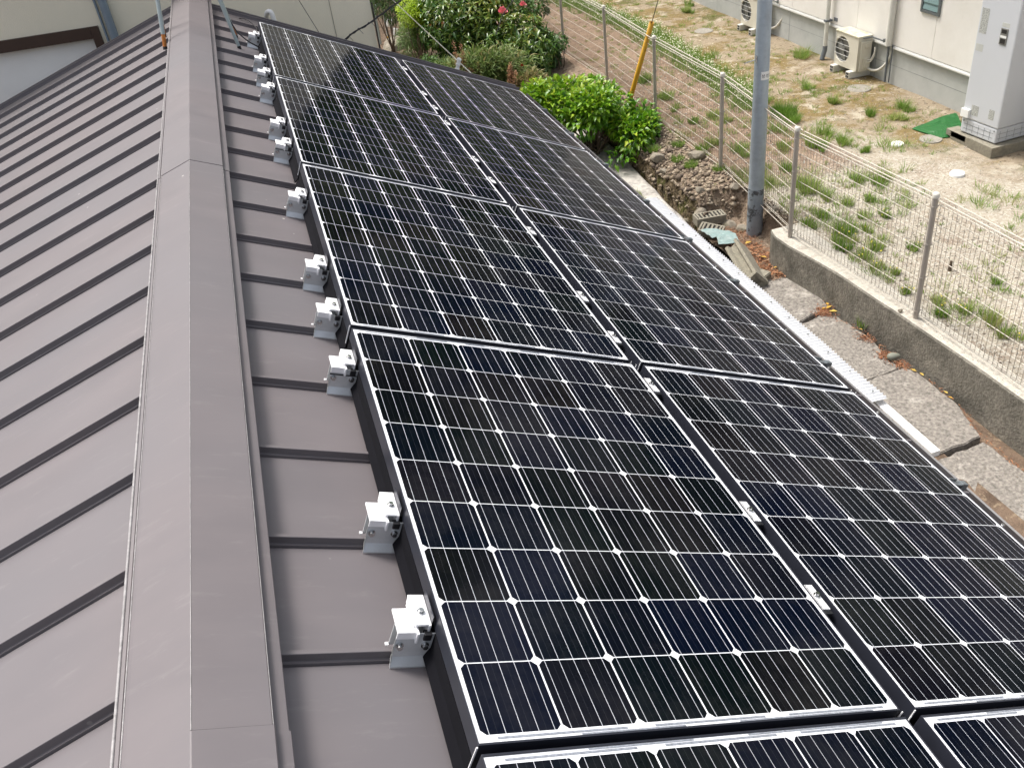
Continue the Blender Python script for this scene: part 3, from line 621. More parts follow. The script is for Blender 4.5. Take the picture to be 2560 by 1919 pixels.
crp(b.build('joint_line', M['lid']))
b = MB(); b.tube(curve_pts([(0.975, 8.97, -0.30), (0.972, 8.965, -0.7), (0.985, 8.96, -1.1), (0.99, 8.96, -3.2)]), 0.008, 6); crp(b.build('corner_cable', M['cable']))

# ------------------------------------------------------------------ ground
def ground_mat(name, layers, bump=0.8, bs=60, rough=0.95):
    """layers: base colours + list of (colour, noise scale, lo, hi)"""
    m, t, p = new_mat(name); N = t.nodes.new; L = t.links.new
    g = N('ShaderNodeNewGeometry'); out = None
    for i, (c, sc, lo, hi) in enumerate(layers):
        if out is None:
            rgb = N('ShaderNodeRGB'); rgb.outputs[0].default_value = (*c, 1); out = rgb.outputs[0]; continue
        mp = N('ShaderNodeMapping'); mp.inputs['Location'].default_value = (i * 7.3, i * 3.1, 0); L(g.outputs['Position'], mp.inputs[0])
        n = N('ShaderNodeTexNoise'); n.inputs['Scale'].default_value = sc; n.inputs['Detail'].default_value = 9; n.inputs['Roughness'].default_value = 0.68; L(mp.outputs[0], n.inputs['Vector'])
        r = N('ShaderNodeValToRGB'); r.color_ramp.elements[0].position = lo; r.color_ramp.elements[1].position = hi; L(n.outputs['Fac'], r.inputs[0])
        mx = N('ShaderNodeMixRGB'); L(r.outputs[0], mx.inputs[0]); L(out, mx.inputs[1]); mx.inputs[2].default_value = (*c, 1); out = mx.outputs[0]
    L(out, p.inputs['Base Color']); p.inputs['Roughness'].default_value = rough; p.inputs['Specular IOR Level'].default_value = 0.2
    n = N('ShaderNodeTexNoise'); n.inputs['Scale'].default_value = bs; n.inputs['Detail'].default_value = 8; L(g.outputs['Position'], n.inputs['Vector'])
    bp = N('ShaderNodeBump'); bp.inputs['Strength'].default_value = bump; bp.inputs['Distance'].default_value = 0.02; L(n.outputs['Fac'], bp.inputs['Height']); L(bp.outputs[0], p.inputs['Normal'])
    return m
def lot_material():
    m, t, p = new_mat('sandy_lot'); N = t.nodes.new; L = t.links.new
    g = N('ShaderNodeNewGeometry'); sp = N('ShaderNodeSeparateXYZ'); L(g.outputs['Position'], sp.inputs[0])
    def noise(sc, off, det=9, ro=.68):
        mp = N('ShaderNodeMapping'); mp.inputs['Location'].default_value = (off, off * .7, 0); L(g.outputs['Position'], mp.inputs[0])
        n = N('ShaderNodeTexNoise'); n.inputs['Scale'].default_value = sc; n.inputs['Detail'].default_value = det; n.inputs['Roughness'].default_value = ro; L(mp.outputs[0], n.inputs['Vector']); return n.outputs['Fac']
    def ramp(f, lo, hi):
        r = N('ShaderNodeValToRGB'); r.color_ramp.elements[0].position = lo; r.color_ramp.elements[1].position = hi; L(f, r.inputs[0]); return r.outputs[0]
    def mix(f, a, c):
        x = N('ShaderNodeMixRGB'); L(f, x.inputs[0])
        for i, q in ((1, a), (2, c)):
            if isinstance(q, tuple): x.inputs[i].default_value = (*q, 1)
            else: L(q, x.inputs[i])
        return x.outputs[0]
    def stack(layers):
        out = layers[0]
        for i, (c, sc, lo, hi) in enumerate(layers[1:]): out = mix(ramp(noise(sc, i * 7.3 + sc), lo, hi), out, c)
        return out
    near = stack([(0.37, 0.33, 0.265), ((0.28, 0.225, 0.17), 2.6, .50, .64), ((0.48, 0.445, 0.375), 26, .48, .58), ((0.14, 0.11, 0.08), 21, .585, .64), ((0.17, 0.13, 0.09), 7, .62, .70)])
    far = stack([(0.29, 0.235, 0.165), ((0.20, 0.145, 0.060), 1.5, .47, .56), ((0.12, 0.115, 0.04), 2.1, .54, .62), ((0.42, 0.37, 0.285), 3.2, .54, .64), ((0.13, 0.10, 0.065), 15, .55, .62), ((0.40, 0.35, 0.27), 30, .58, .66)])
    that = stack([(0.30, 0.215, 0.155), ((0.19, 0.13, 0.09), 6, .45, .62), ((0.42, 0.33, 0.25), 22, .55, .62), ((0.15, 0.14, 0.06), 3, .6, .7)])
    def lin_mask(kx, ky, c, w, nsc, namp):
        """smooth 0..1 of (kx*x + ky*y - c)/w + noise"""
        a = N('ShaderNodeMath'); a.operation = 'MULTIPLY'; a.inputs[1].default_value = kx; L(sp.outputs['X'], a.inputs[0])
        b_ = N('ShaderNodeMath'); b_.operation = 'MULTIPLY_ADD'; b_.inputs[1].default_value = ky; L(sp.outputs['Y'], b_.inputs[0]); L(a.outputs[0], b_.inputs[2])
        c_ = N('ShaderNodeMath'); c_.operation = 'MULTIPLY_ADD'; c_.inputs[1].default_value = namp; L(noise(nsc, 3.3, 6), c_.inputs[0]); L(b_.outputs[0], c_.inputs[2])
        r = N('ShaderNodeMapRange'); r.inputs[1].default_value = c; r.inputs[2].default_value = c + w; L(c_.outputs[0], r.inputs[0]); return r.outputs[0]
    m1 = lin_mask(0.9, 0.45, 10.2 + 1.2, 0.9, 1.6, 2.4)         # towards the house and the far end: mossy sand
    out = mix(m1, near, far)
    m2y = lin_mask(0.0, 1.0, 9.0 + .9, 1.0, 1.3, 1.8); m2x = lin_mask(-1.0, 0.02, -6.7 + .7 + .2, 0.5, 1.7, 1.4)
    ml = N('ShaderNodeMath'); ml.operation = 'MULTIPLY'; L(m2y, ml.inputs[0]); L(m2x, ml.inputs[1])
    out = mix(ml.outputs[0], out, that)
    L(out, p.inputs['Base Color']); p.inputs['Roughness'].default_value = .95; p.inputs['Specular IOR Level'].default_value = .2
    bp = N('ShaderNodeBump'); bp.inputs['Strength'].default_value = .8; bp.inputs['Distance'].default_value = .02; L(noise(55, 1, 8), bp.inputs['Height']); L(bp.outputs[0], p.inputs['Normal'])
    return m
M['lot'] = lot_material()
M['soil'] = ground_mat('stony_soil', [((0.22, 0.165, 0.12), 0, 0, 0), ((0.34, 0.27, 0.20), 9, 0.5, 0.6), ((0.10, 0.075, 0.05), 14, 0.55, 0.62), ((0.11, 0.12, 0.045), 2.5, 0.60, 0.68)], 1.0, 40)
M['thatch'] = ground_mat('dry_thatch', [((0.30, 0.215, 0.155), 0, 0, 0), ((0.19, 0.13, 0.09), 6, 0.45, 0.62), ((0.42, 0.33, 0.25), 22, 0.55, 0.62), ((0.15, 0.14, 0.06), 3, 0.6, 0.7)], 1.0, 50)
M['moss_wall'] = ground_mat('mossy_bank', [((0.12, 0.09, 0.055), 0, 0, 0), ((0.065, 0.065, 0.018), 3.5, 0.50, 0.60), ((0.20, 0.155, 0.10), 21, 0.52, 0.60), ((0.025, 0.02, 0.012), 13, 0.52, 0.60)], 1.5, 30)
M['earth'] = ground_mat('brown_earth', [((0.17, 0.12, 0.085), 0, 0, 0), ((0.10, 0.07, 0.05), 4, 0.45, 0.6), ((0.25, 0.19, 0.13), 15, 0.55, 0.65)], 0.8)

def noise2(x, y, s=1.0, seed=0):
    v = 0
    for k, (fx, fy, ph, a) in enumerate(((1.7, 2.3, 0.3, 1), (3.1, -2.7, 1.9, .6), (5.3, 4.1, 4.2, .35), (9.7, -8.3, 2.2, .2), (17.1, 15.3, 5.1, .12))):
        v += a * math.sin(fx * x * s + ph + seed) * math.cos(fy * y * s + ph * 1.7 + seed * 2)
    return v
def grid(name, xs, ys, h, mats, pick=None, kind='structure'):
    vs = [(x, y, h(x, y)) for y in ys for x in xs]; nx = len(xs); fs = []; mi = []
    for j in range(len(ys) - 1):
        for i in range(nx - 1):
            fs.append((j * nx + i, j * nx + i + 1, (j + 1) * nx + i + 1, (j + 1) * nx + i))
            mi.append(pick((xs[i] + xs[i + 1]) / 2, (ys[j] + ys[j + 1]) / 2) if pick else 0)
    me = bpy.data.meshes.new(name); me.from_pydata(vs, [], fs)
    for m in mats: me.materials.append(m)
    me.polygons.foreach_set('material_index', mi); me.polygons.foreach_set('use_smooth', [True] * len(fs)); me.update()
    o = link(name, me); o['kind'] = kind; return o
def lin(a, b, n): return [a + (b - a) * i / (n - 1) for i in range(n)]
# large base sheet out to the horizon
b = MB(); b.add([(-300, -300, -3.9), (500, -300, -3.9), (500, 600, -3.9), (-300, 600, -3.9)], [(0, 1, 2, 3)]); o = b.build('ground', M['earth']); tag(o, kind='structure')
# yard of our own house, behind and beside the wall
xs = lin(-8, 4.20, 30)
grid('yard', xs, lin(-6, 40, 80), lambda x, y: -3.38 + 0.02 * noise2(x, y, 0.9), [M['earth']])
# neighbour's lot; a step up, flush with the top of the retaining wall
WX = [(-3.0, 4.95), (0.0, 4.90), (3.0, 4.84), (4.7, 4.775), (5.6, 4.755), (7.0, 4.68), (7.6, 4.60), (8.05, 4.50)]
def wall_x(y):
    for (y0, x0), (y1, x1) in zip(WX[:-1], WX[1:]):
        if y <= y1: return x0 + (x1 - x0) * (y - y0) / (y1 - y0)
    return 4.5
def lot_h(x, y):
    return -3.004 - 0.012 * (x < 5.1) + 0.010 * noise2(x, y, 1.3) * min(1, max(0, (x - 4.9) * 3))
def lot_pick(x, y):
    e = 0.35 * noise2(x, y, .8)
    if y < 9.3 + 0.5 * e + 0.15 * (x - 5): return 0
    if x < 6.35 + 0.3 * e + 0.03 * (y - 10) and y < 26: return 1
    return 2
ys = lin(-4, 6, 20)[:-1] + lin(6, 22, 110)[:-1] + lin(22, 70, 30)
xs = lin(4.93, 8.5, 60)[:-1] + lin(8.5, 40, 16)
grid('lot_ground', xs, ys, lot_h, [M['lot']])
def heap_h(x, y): return -3.40 + 0.02 * noise2(x, y, 4) + 0.10 * max(0, (x - 4.5))
# stony bank between the drain trench and the fence
def bank_h(x, y):
    e = 4.385 + 0.022 * noise2(y, y, 2.2)
    k = min(1, max(0, (y - (9.44 - 0.9 * max(0, x - 4.62))) / 0.16))
    if x < e: return -3.50 + 0.03 * noise2(x, y, 4)
    t = min(1, (x - e) / 0.55); c = min(1, (x - e) / 0.07)
    top = -3.17 + 0.155 * t ** 0.7 + 0.026 * noise2(x, y, 3.1) * (1 - t * .6) - (1 - c) * 0.10
    return top * k + (heap_h(x, y) - 0.05 + 0.30 * max(0, x - 4.80)) * (1 - k) if x < 4.93 else top
xs = [4.18, 4.26, 4.30, 4.32, 4.34, 4.355, 4.37, 4.385, 4.40, 4.415, 4.43, 4.445] + lin(4.47, 4.96, 16)
ys = lin(9.05, 16, 260)[:-1] + lin(16, 32, 60)
grid('soil_bank', xs, ys, bank_h, [M['soil'], M['moss_wall']], lambda x, y: 1 if x < 4.45 + 0.02 * noise2(x, y, 5) else 0)
# concrete curb along the trench
b = MB(); n = 60; yy = lin(9.0, 14.5, n); vs = []
for i, y in enumerate(yy):
    xo = 4.235 + (y - 9.4) * 0.062 + 0.012 * noise2(y, 1.3, 2.5)
    z = -3.35 + 0.006 * noise2(y, 4, 3)
    vs += [(3.6, y, z), (xo - .03, y, z), (xo, y, z - 0.02), (xo + .005, y, -3.75)]
fs = [(4 * i + k, 4 * i + k + 1, 4 * i + k + 5, 4 * i + k + 4) for i in range(n - 1) for k in range(3)]
b.add(vs, fs, True); b.add([vs[0], vs[1], vs[2], vs[3], (3.6, yy[0], -3.75)], [(0, 1, 2, 3, 4)])
o = b.build('curb', M['conc_curb']); tag(o, kind='structure')

# retaining wall
b = MB(); ysw = lin(-3, 7.6, 40) + [7.75, 7.9, 8.0, 8.08, 8.14, 8.18]; vs = []
for i, y in enumerate(ysw):
    xf = wall_x(y); k = max(0, y - 7.6) / 0.58; inn = 0.10 * k ** 2.2 if y > 7.6 else 0
    xf = xf + inn; e = 0.004 * noise2(y, 3, 4)
    xb = 4.96
    vs += [(xf + .01 + e * .5, y, -3.75), (xf + e, y, -3.018), (xf + 0.012 + e, y, -3.003), (xb, y, -3.001 + e * .3), (xb, y, -3.75)]
n = len(ysw)
b.add(vs, [(5 * i + k, 5 * i + (k + 1) % 5, 5 * i + 5 + (k + 1) % 5, 5 * i + 5 + k) for i in range(n - 1) for k in range(5)] + [(0, 1, 2, 3, 4), tuple(5 * (n - 1) + k for k in (4, 3, 2, 1, 0))])
me = b.mesh('retaining_wall'); me.materials.append(M['conc']); me.materials.append(M['conc_lit_top'])
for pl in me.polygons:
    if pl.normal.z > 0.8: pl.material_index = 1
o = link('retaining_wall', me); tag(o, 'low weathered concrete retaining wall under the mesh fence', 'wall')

# concrete slabs covering the drain
pv = empty('pavement', (4.0, 6, -3.4)); pv['kind'] = 'structure'
def slab(name, poly, z0=-3.47, z1=-3.385, mat=None):
    bm = bmesh.new(); vs = [bm.verts.new((x, y, z1)) for x, y in poly]; f = bm.faces.new(vs)
    r = bmesh.ops.extrude_face_region(bm, geom=[f]); 
    for v in r['geom']:
        if isinstance(v, bmesh.types.BMVert): v.co.z = z0
    bmesh.ops.recalc_face_normals(bm, faces=bm.faces[:]); 
    bmesh.ops.bevel(bm, geom=[e for e in bm.edges if abs(e.verts[0].co.z - z1) < 1e-4 and abs(e.verts[1].co.z - z1) < 1e-4], offset=0.008, segments=2, affect='EDGES')
    me = bpy.data.meshes.new(name); bm.to_mesh(me); bm.free(); me.materials.append(mat or M['conc_slab'])
    o = link(name, me); o.parent = pv; o.matrix_parent_inverse = Matrix.Translation((-4.0, -6, 3.4)); return o
def wob(pts, seed, amp=0.012, step=0.08):
    rr = random.Random(seed); out = []
    for i in range(len(pts)):
        a = Vector(pts[i]); c = Vector(pts[(i + 1) % len(pts)]); k = max(1, int((c - a).length / step))
        for j in range(k):
            p = a.lerp(c, j / k); out.append((p.x + rr.uniform(-amp, amp), p.y + rr.uniform(-amp, amp)))
    return out
slab('slab', wob([(2.6, 1.2), (4.66, 1.2), (4.60, 4.30), (4.56, 4.80), (4.13, 4.765), (2.6, 4.70)], 1))
slab('slab', wob([(2.6, 4.735), (4.12, 4.800), (4.575, 4.850), (4.69, 5.30), (4.675, 5.80), (4.62, 5.888), (4.27, 5.872), (2.6, 5.80)], 2), z1=-3.372)
slab('slab', wob([(2.6, 5.812), (4.27, 5.886), (4.60, 5.900), (4.62, 6.15), (4.66, 6.45), (4.62, 6.9), (4.50, 7.00), (4.42, 6.99), (4.30, 6.95), (2.6, 6.92)], 3))
slab('slab', wob([(2.6, 6.935), (4.20, 6.95), (4.30, 6.985), (4.42, 7.03), (4.64, 7.06), (4.69, 7.45), (4.675, 7.765), (4.30, 7.90), (2.6, 7.86)], 4), z1=-3.377)
b = MB(); b.box(2.6, 4.80, 1.2, 7.8, -3.60, -3.475); b.box(2.6, 4.16, 7.8, 9.0, -3.62, -3.42); o = b.build('drain_bed', M['earth']); tag(o, kind='structure')
b = MB(); b.box(3.9, 4.30, 7.9, 8.5, -3.74, -3.70); o = b.build('drain_pit', M['dark']); tag(o, kind='structure')
b = MB(); b.box(2.6, 4.175, 7.88, 9.0, -3.42, -3.365, bev=0.01); o = slab('slab', wob([(2.6, 7.88), (4.13, 7.92), (4.15, 8.4), (4.18, 9.0), (2.6, 9.0)], 5), z1=-3.36)
# pine-needle litter filling the space behind the blocks, on a soil heap
def heap_h(x, y): return -3.40 + 0.02 * noise2(x, y, 4) + 0.10 * max(0, (x - 4.5))
grid('soil_heap', lin(4.30, 4.96, 24), lin(7.78, 9.3, 40), lambda x, y: heap_h(x, y) + max(0, x - 4.83) * 2.6 * min(1, max(0, (y - 8.15) * 8)), [M['soil']])

# ------------------------------------------------------------------ litter, leaves
def lit(poly, n, z, mat, name, label, lr, wr, tone, zr=0.02, flat=0.25, cat='leaf litter', thin=True):
    P = []
    xs_ = [p[0] for p in poly]; ys_ = [p[1] for p in poly]
    def inside(x, y):
        c = False; j = len(poly) - 1
        for i in range(len(poly)):
            xi, yi = poly[i]; xj, yj = poly[j]
            if (yi > y) != (yj > y) and x < (xj - xi) * (y - yi) / (yj - yi) + xi: c = not c
            j = i
        return c
    while len(P) < n:
        x = random.uniform(min(xs_), max(xs_)); y = random.uniform(min(ys_), max(ys_))
        if inside(x, y): P.append((x, y, (z(x, y) if callable(z) else z) + random.uniform(0, zr)))
    P = np.array(P); a = rng.uniform(0, 6.28, n); D = np.stack([np.cos(a), np.sin(a), rng.uniform(-flat, flat, n)], 1)
    o = leaf_cloud(name, mat, P, D, np.tile([0, 0, 1.0], (n, 1)), rng.uniform(*lr, n), rng.uniform(*wr, n), rng.uniform(*tone, n), fold=0.1, droop=0.08)
    tag(o, label, cat, kind='stuff'); return o
lit([(4.36, 8.95), (4.44, 8.5), (4.36, 7.86), (4.70, 7.72), (4.67, 8.1), (4.74, 8.6), (4.72, 9.0), (4.45, 9.25)], 2600, lambda x, y: heap_h(x, y) + .004, M['needles'], 'pine_needles', 'red-brown pine needles heaped between concrete blocks and wall end', (.05, .11), (.0022, .004), (0, 1), 0.03, 0.35)
lit([(4.44, 8.6), (4.40, 7.86), (4.70, 7.72), (4.67, 8.1), (4.7, 8.6)], 160, lambda x, y: heap_h(x, y) + .02, M['needles'], 'fallen_leaves', 'brown fallen leaves on the pine needles by the wall', (.04, .07), (.015, .028), (.5, 1), 0.02)
crack = [(4.66, 7.8), (4.70, 7.4), (4.66, 7.05), (4.50, 7.02), (4.63, 6.7), (4.69, 6.45), (4.63, 6.1), (4.66, 5.85), (4.71, 5.5), (4.68, 5.2), (4.58, 4.85), (4.57, 4.5), (4.63, 4.2), (4.66, 3.6)]
P = []
for (x0, y0), (x1, y1) in zip(crack[:-1], crack[1:]):
    for k in range(int(90 * math.hypot(x1 - x0, y1 - y0))):
        t = random.random(); P.append((x0 + (x1 - x0) * t + random.gauss(0, .012), y0 + (y1 - y0) * t + random.gauss(0, .01), -3.382 + random.uniform(0, .014)))
for (cx, cy, k) in ((4.56, 7.02, 260), (4.50, 7.03, 120), (4.60, 6.12, 200), (4.64, 5.95, 160), (4.62, 6.45, 120)):
    for _ in range(k): P.append((cx + random.gauss(0, .035), cy + random.gauss(0, .045), -3.38 + random.uniform(0, .018)))
P = np.array(P); n = len(P); a = rng.uniform(0, 6.28, n); D = np.stack([np.cos(a), np.sin(a), rng.uniform(-.2, .2, n)], 1)
o = leaf_cloud('leaf_litter', M['needles'], P, D, np.tile([0, 0, 1.0], (n, 1)), rng.uniform(.015, .05, n), rng.uniform(.003, .011, n), rng.uniform(0, .95, n)); tag(o, 'brown leaf litter along the crack between the slabs and the retaining wall', 'leaf litter', kind='stuff')
YL = [(4.575, 7.035, .085, 0.3), (4.645, 6.94, .085, 2.6), (4.625, 7.08, .06, 1.2), (4.535, 7.045, .05, 0.2), (4.675, 5.78, .06, 2.0), (4.688, 5.70, .055, 1.6), (4.70, 5.40, .05, 1.7), (4.69, 5.33, .045, 1.9), (4.70, 7.72, .05, .6), (4.55, 8.62, .10, 0.2), (4.60, 8.22, .08, 2.2), (4.63, 8.02, .07, 1.9), (4.58, 7.95, .06, 2.9), (4.47, 8.98, .05, 1.1), (4.66, 6.55, .04, 2.0)]
YREST = []
YLAB = {0: 'yellow leaf pointing into the dark crack between the two middle slabs', 1: 'large yellow leaf at the wall foot beside the slab crack', 9: 'pale yellow leaf on the pine needles just below the pole', 4: 'yellow leaf in the crack past the egg-shaped stone'}
for i, (x, y, l, a) in enumerate(YL):
    P = np.array([[x, y, 0.012 + (heap_h(x, y) + .035 if y > 7.8 and x > 4.3 else -3.372)]])
    o = leaf_cloud('fallen_leaf', M['yellow_leaf'], P, np.array([[math.cos(a), math.sin(a), .12]]), np.array([[0, 0, 1.0]]), np.array([l]), np.array([l * .48]), np.array([random.random()]), fold=.12, droop=.12)
    if i in YLAB: tag(o, YLAB[i], 'leaf', 'yellow fallen leaves by the wall')
    else: YREST.append(o)

bm = bmesh.new()
for o in YREST: bm.from_mesh(o.data)
me = bpy.data.meshes.new('yellow_leaves'); bm.to_mesh(me); bm.free(); me.materials.append(M['yellow_leaf'])
for o in YREST: bpy.data.objects.remove(o)
tag(link('yellow_leaves', me), 'small yellow leaf scraps along the foot of the retaining wall', 'leaf litter', kind='stuff')

# ------------------------------------------------------------------ blocks, stones, scraps in the drain
def place(o, loc, rz=0, rx=0, ry=0): o.location = loc; o.rotation_euler = (rx, ry, rz); return o
def grate_block(name, L=0.36, Wd=0.17, H=0.10, n=7):
    b = MB(); b.box(-L / 2, L / 2, -Wd / 2, Wd / 2, 0, H - .012, bev=0.004)
    b.box(-L / 2, L / 2, -Wd / 2, -Wd / 2 + .022, H - .0121, H, bev=.003); b.box(-L / 2, L / 2, Wd / 2 - .022, Wd / 2, H - .0121, H, bev=.003)
    b.box(-L / 2, -L / 2 + .02, -Wd / 2 + .0221, Wd / 2 - .0221, H - .0121, H); b.box(L / 2 - .02, L / 2, -Wd / 2 + .0221, Wd / 2 - .0221, H - .0121, H)
    for i in range(n):
        x = -L / 2 + .02 + (L - .04) * (i + .5) / n
        b.box(x - .011, x + .011, -Wd / 2 + .0221, Wd / 2 - .0221, H - .0121, H - .001)
    o = b.build(name, M['block']); d = MB(); d.box(-L / 2 + .021, L / 2 - .021, -Wd / 2 + .023, Wd / 2 - .023, H - .0119, H - .0095); d.build('slot_floor', M['dark'], o); return o
o = grate_block('drain_block'); place(o, (4.455, 9.30, -3.345), -0.12); tag(o, 'grey concrete drain block with slotted top lying behind the other blocks', 'concrete block')
b = MB(); b.tube(curve_pts([(4.38, 9.30, -3.245), (4.41, 9.325, -3.235), (4.445, 9.33, -3.235), (4.47, 9.35, -3.245)], 5), 0.016, 8, r2=0.008); tag(b.build('bark_piece', M['bark']), 'piece of dark dry bark on the slotted concrete block', 'bark')
o = grate_block('drain_block', 0.28, 0.17, 0.09, 5); place(o, (4.37, 9.09, -3.39), -0.75, 0.18, 0.1); tag(o, 'grey slotted concrete block half under the teal scrap', 'concrete block')
# H-section kerb block lying on its side
b = MB(); hp = [(-.10, 0), (.10, 0), (.10, .035), (.03, .05), (.03, .115), (.10, .13), (.10, .165), (-.10, .165), (-.10, .13), (-.055, .115), (-.055, .05), (-.10, .035)]
b.prism(hp, -0.39, 0.39, 1)
b.box(-.10, .10, -.39, -.34, .036, .13)
o = b.build('gutter_block', M['block']); place(o, (4.23, 8.13, -3.37), -0.20, 0.03, 0.80); tag(o, 'long grey concrete channel block tilted over the dark drain pit', 'concrete block')
bm = bmesh.new(); bmesh.ops.create_cube(bm, size=1); rr = random.Random(3)
for v in bm.verts: v.co = Vector((v.co.x * .15 + rr.uniform(-.012, .012), v.co.y * .13 + rr.uniform(-.012, .012), v.co.z * .12 + rr.uniform(-.012, .012)))
bmesh.ops.bevel(bm, geom=bm.edges[:], offset=.01, segments=2, affect='EDGES'); me = bpy.data.meshes.new('block_piece'); bm.to_mesh(me); bm.free(); me.materials.append(M['block'])
o = link('block_piece', me); place(o, (4.345, 7.87, -3.36), 0.5, 0.05, 0.1); tag(o, 'small broken concrete cube at the edge of the drain pit', 'concrete block')
# torn teal corrugated scrap
out = [(4.205, 9.03), (4.222, 8.90), (4.235, 8.80), (4.285, 8.80), (4.265, 8.735), (4.30, 8.755), (4.225, 8.63), (4.33, 8.58), (4.44, 8.545), (4.50, 8.76), (4.44, 8.88), (4.37, 8.955), (4.28, 9.02)]
bm = bmesh.new(); f = bm.faces.new([bm.verts.new((x, y, 0)) for x, y in out]); bmesh.ops.triangulate(bm, faces=[f])
for _ in range(4): bmesh.ops.subdivide_edges(bm, edges=[e for e in bm.edges if e.calc_length() > .035], cuts=1)
bmesh.ops.triangulate(bm, faces=bm.faces[:])
for v in bm.verts: v.co.z = -3.275 + 0.05 * (v.co.x - 4.2) + 0.007 * math.sin((v.co.x * 0.5 + v.co.y) * 70)
r = bmesh.ops.extrude_face_region(bm, geom=bm.faces[:])
for v in r['geom']:
    if isinstance(v, bmesh.types.BMVert): v.co.z -= .004
bmesh.ops.recalc_face_normals(bm, faces=bm.faces[:])
me = bpy.data.meshes.new('corrugated_scrap'); bm.to_mesh(me); bm.free(); me.materials.append(M['teal'])
tag(link('corrugated_scrap', me), 'torn teal corrugated sheet scrap lying by the drain', 'sheet scrap')
# egg-shaped pebble
bm = bmesh.new(); bmesh.ops.create_icosphere(bm, subdivisions=3, radius=1)
for v in bm.verts: v.co = Vector((v.co.x * .062 * (1 - .25 * v.co.x), v.co.y * .038, v.co.z * .034))
me = bpy.data.meshes.new('pebble'); bm.to_mesh(me); bm.free(); me.materials.append(M['pebble']); me.polygons.foreach_set('use_smooth', [True] * len(me.polygons))
o = link('pebble', me); place(o, (4.615, 6.045, -3.345), 2.9); tag(o, 'smooth grey-green egg-shaped stone at the foot of the retaining wall', 'stone')
# rubble rocks
RK = [(4.86, 10.44, .125, 'large flat mossy stone by the fence post beyond the pole'), (4.45, 10.57, .055, 'dark split stone on the trench edge nearest the bush'), (4.36, 9.72, .065, 'pale angular stone with a hollow under it beside the trench'),
      (4.53, 9.70, .070, 'flat light stone in the middle of the rubble'), (4.44, 9.52, .085, 'brown broken stone right behind the slotted block'), (4.63, 9.44, .110, 'biggest tilted rubble slab beside the slotted block'),
      (4.84, 9.42, .065, 'sunlit tan stone between the rubble and the pole'), (4.48, 10.83, .10, 'half-buried stone below the bright bush'), (4.45, 10.01, .075, None), (4.60, 9.62, .05, None), (4.56, 10.10, .05, None), (4.42, 9.93, .06, None),
      (4.72, 8.98, .085, 'grey stone leaning against the foot of the pole'), (4.64, 9.16, .10, 'rough mossy boulder piece between block and pole'), (4.86, 8.60, .06, 'pale stone on the end of the retaining wall by the pole'), (4.90, 8.52, .035, None), (4.93, 8.42, .03, None), (4.97, 8.62, .03, None), (4.95, 8.3, .022, None),
      (4.41, 10.25, .06, None), (4.43, 11.0, .07, None), (4.50, 11.2, .06, None), (4.70, 9.75, .035, None), (4.76, 10.0, .03, None), (4.62, 10.3, .035, None), (4.90, 8.85, .05, None), (4.98, 9.1, .05, None), (4.55, 9.25, .05, None)]
for i, (x, y, r, lab) in enumerate(RK):
    if lab is None: continue
    me = rock_mesh('rock', r * 1.12, i * 13 + 5, 2 if r < .06 else 3, random.uniform(.45, .8)); me.materials.append(M['rock'])
    o = link('rock', me); zb = bank_h(x, y) if y > 9.25 else (heap_h(x, y) if x < 4.8 else -3.02)
    place(o, (x, y, zb + r * .25), random.uniform(0, 6), random.uniform(-.25, .25), random.uniform(-.25, .25))
    tag(o, lab, 'stone', 'rubble stones on the bank')
# gravel: real little stones
def gravel(name, label, boxes, mat):
    base = [(1, 0, 0), (-1, 0, 0), (0, 1, 0), (0, -1, 0), (0, 0, 1), (0, 0, -1)]; bf = [(0, 2, 4), (2, 1, 4), (1, 3, 4), (3, 0, 4), (2, 0, 5), (1, 2, 5), (3, 1, 5), (0, 3, 5)]
    Vs = []; Fs = []; k = 0
    for (x0, x1, y0, y1, n, r0, r1, h) in boxes:
        n = int(n)
        X = rng.uniform(x0, x1, n); Y = rng.uniform(y0, y1, n); R = r0 + (r1 - r0) * rng.random(n) ** 3
        Z = np.array([h(a, c) for a, c in zip(X, Y)])
        B = np.array(base)[None, :, :] * (R[:, None, None] * rng.uniform(.6, 1.3, (n, 6, 1)))
        a = rng.uniform(0, 6.28, n); ca, sa = np.cos(a)[:, None], np.sin(a)[:, None]
        V = np.stack([B[:, :, 0] * ca - B[:, :, 1] * sa + X[:, None], B[:, :, 0] * sa + B[:, :, 1] * ca + Y[:, None], B[:, :, 2] * .7 + (Z + R * .2)[:, None]], 2)
        Vs.append(V.reshape(-1, 3)); Fs.append((np.arange(n)[:, None, None] * 6 + np.array(bf)[None] + k).reshape(-1, 3)); k += n * 6
    V = np.concatenate(Vs); F = np.concatenate(Fs); tone = np.repeat(rng.random(len(V) // 6), 6)
    o = tri_mesh(name, mat, V, F, tone); tag(o, label, 'gravel', kind='stuff'); return o
def gr_mat(name, cols):
    m, t, p = new_mat(name); N = t.nodes.new; L = t.links.new
    a = N('ShaderNodeAttribute'); a.attribute_name = 'tone'; r = N('ShaderNodeValToRGB')
    while len(r.color_ramp.elements) < len(cols): r.color_ramp.elements.new(.5)
    for e, (q, c) in zip(r.color_ramp.elements, cols): e.position = q; e.color = (*c, 1)
    L(a.outputs['Fac'], r.inputs[0]); L(r.outputs[0], p.inputs['Base Color']); p.inputs['Roughness'].default_value = .9; return m
M['gravel'] = gr_mat('gravel_stones', [(0, (0.22, .17, .13)), (.4, (.38, .335, .275)), (1, (.62, .585, .52))])
M['rubble'] = gr_mat('bank_stones', [(0, (0.08, .06, .045)), (.5, (.22, .17, .12)), (1, (.42, .35, .26))])
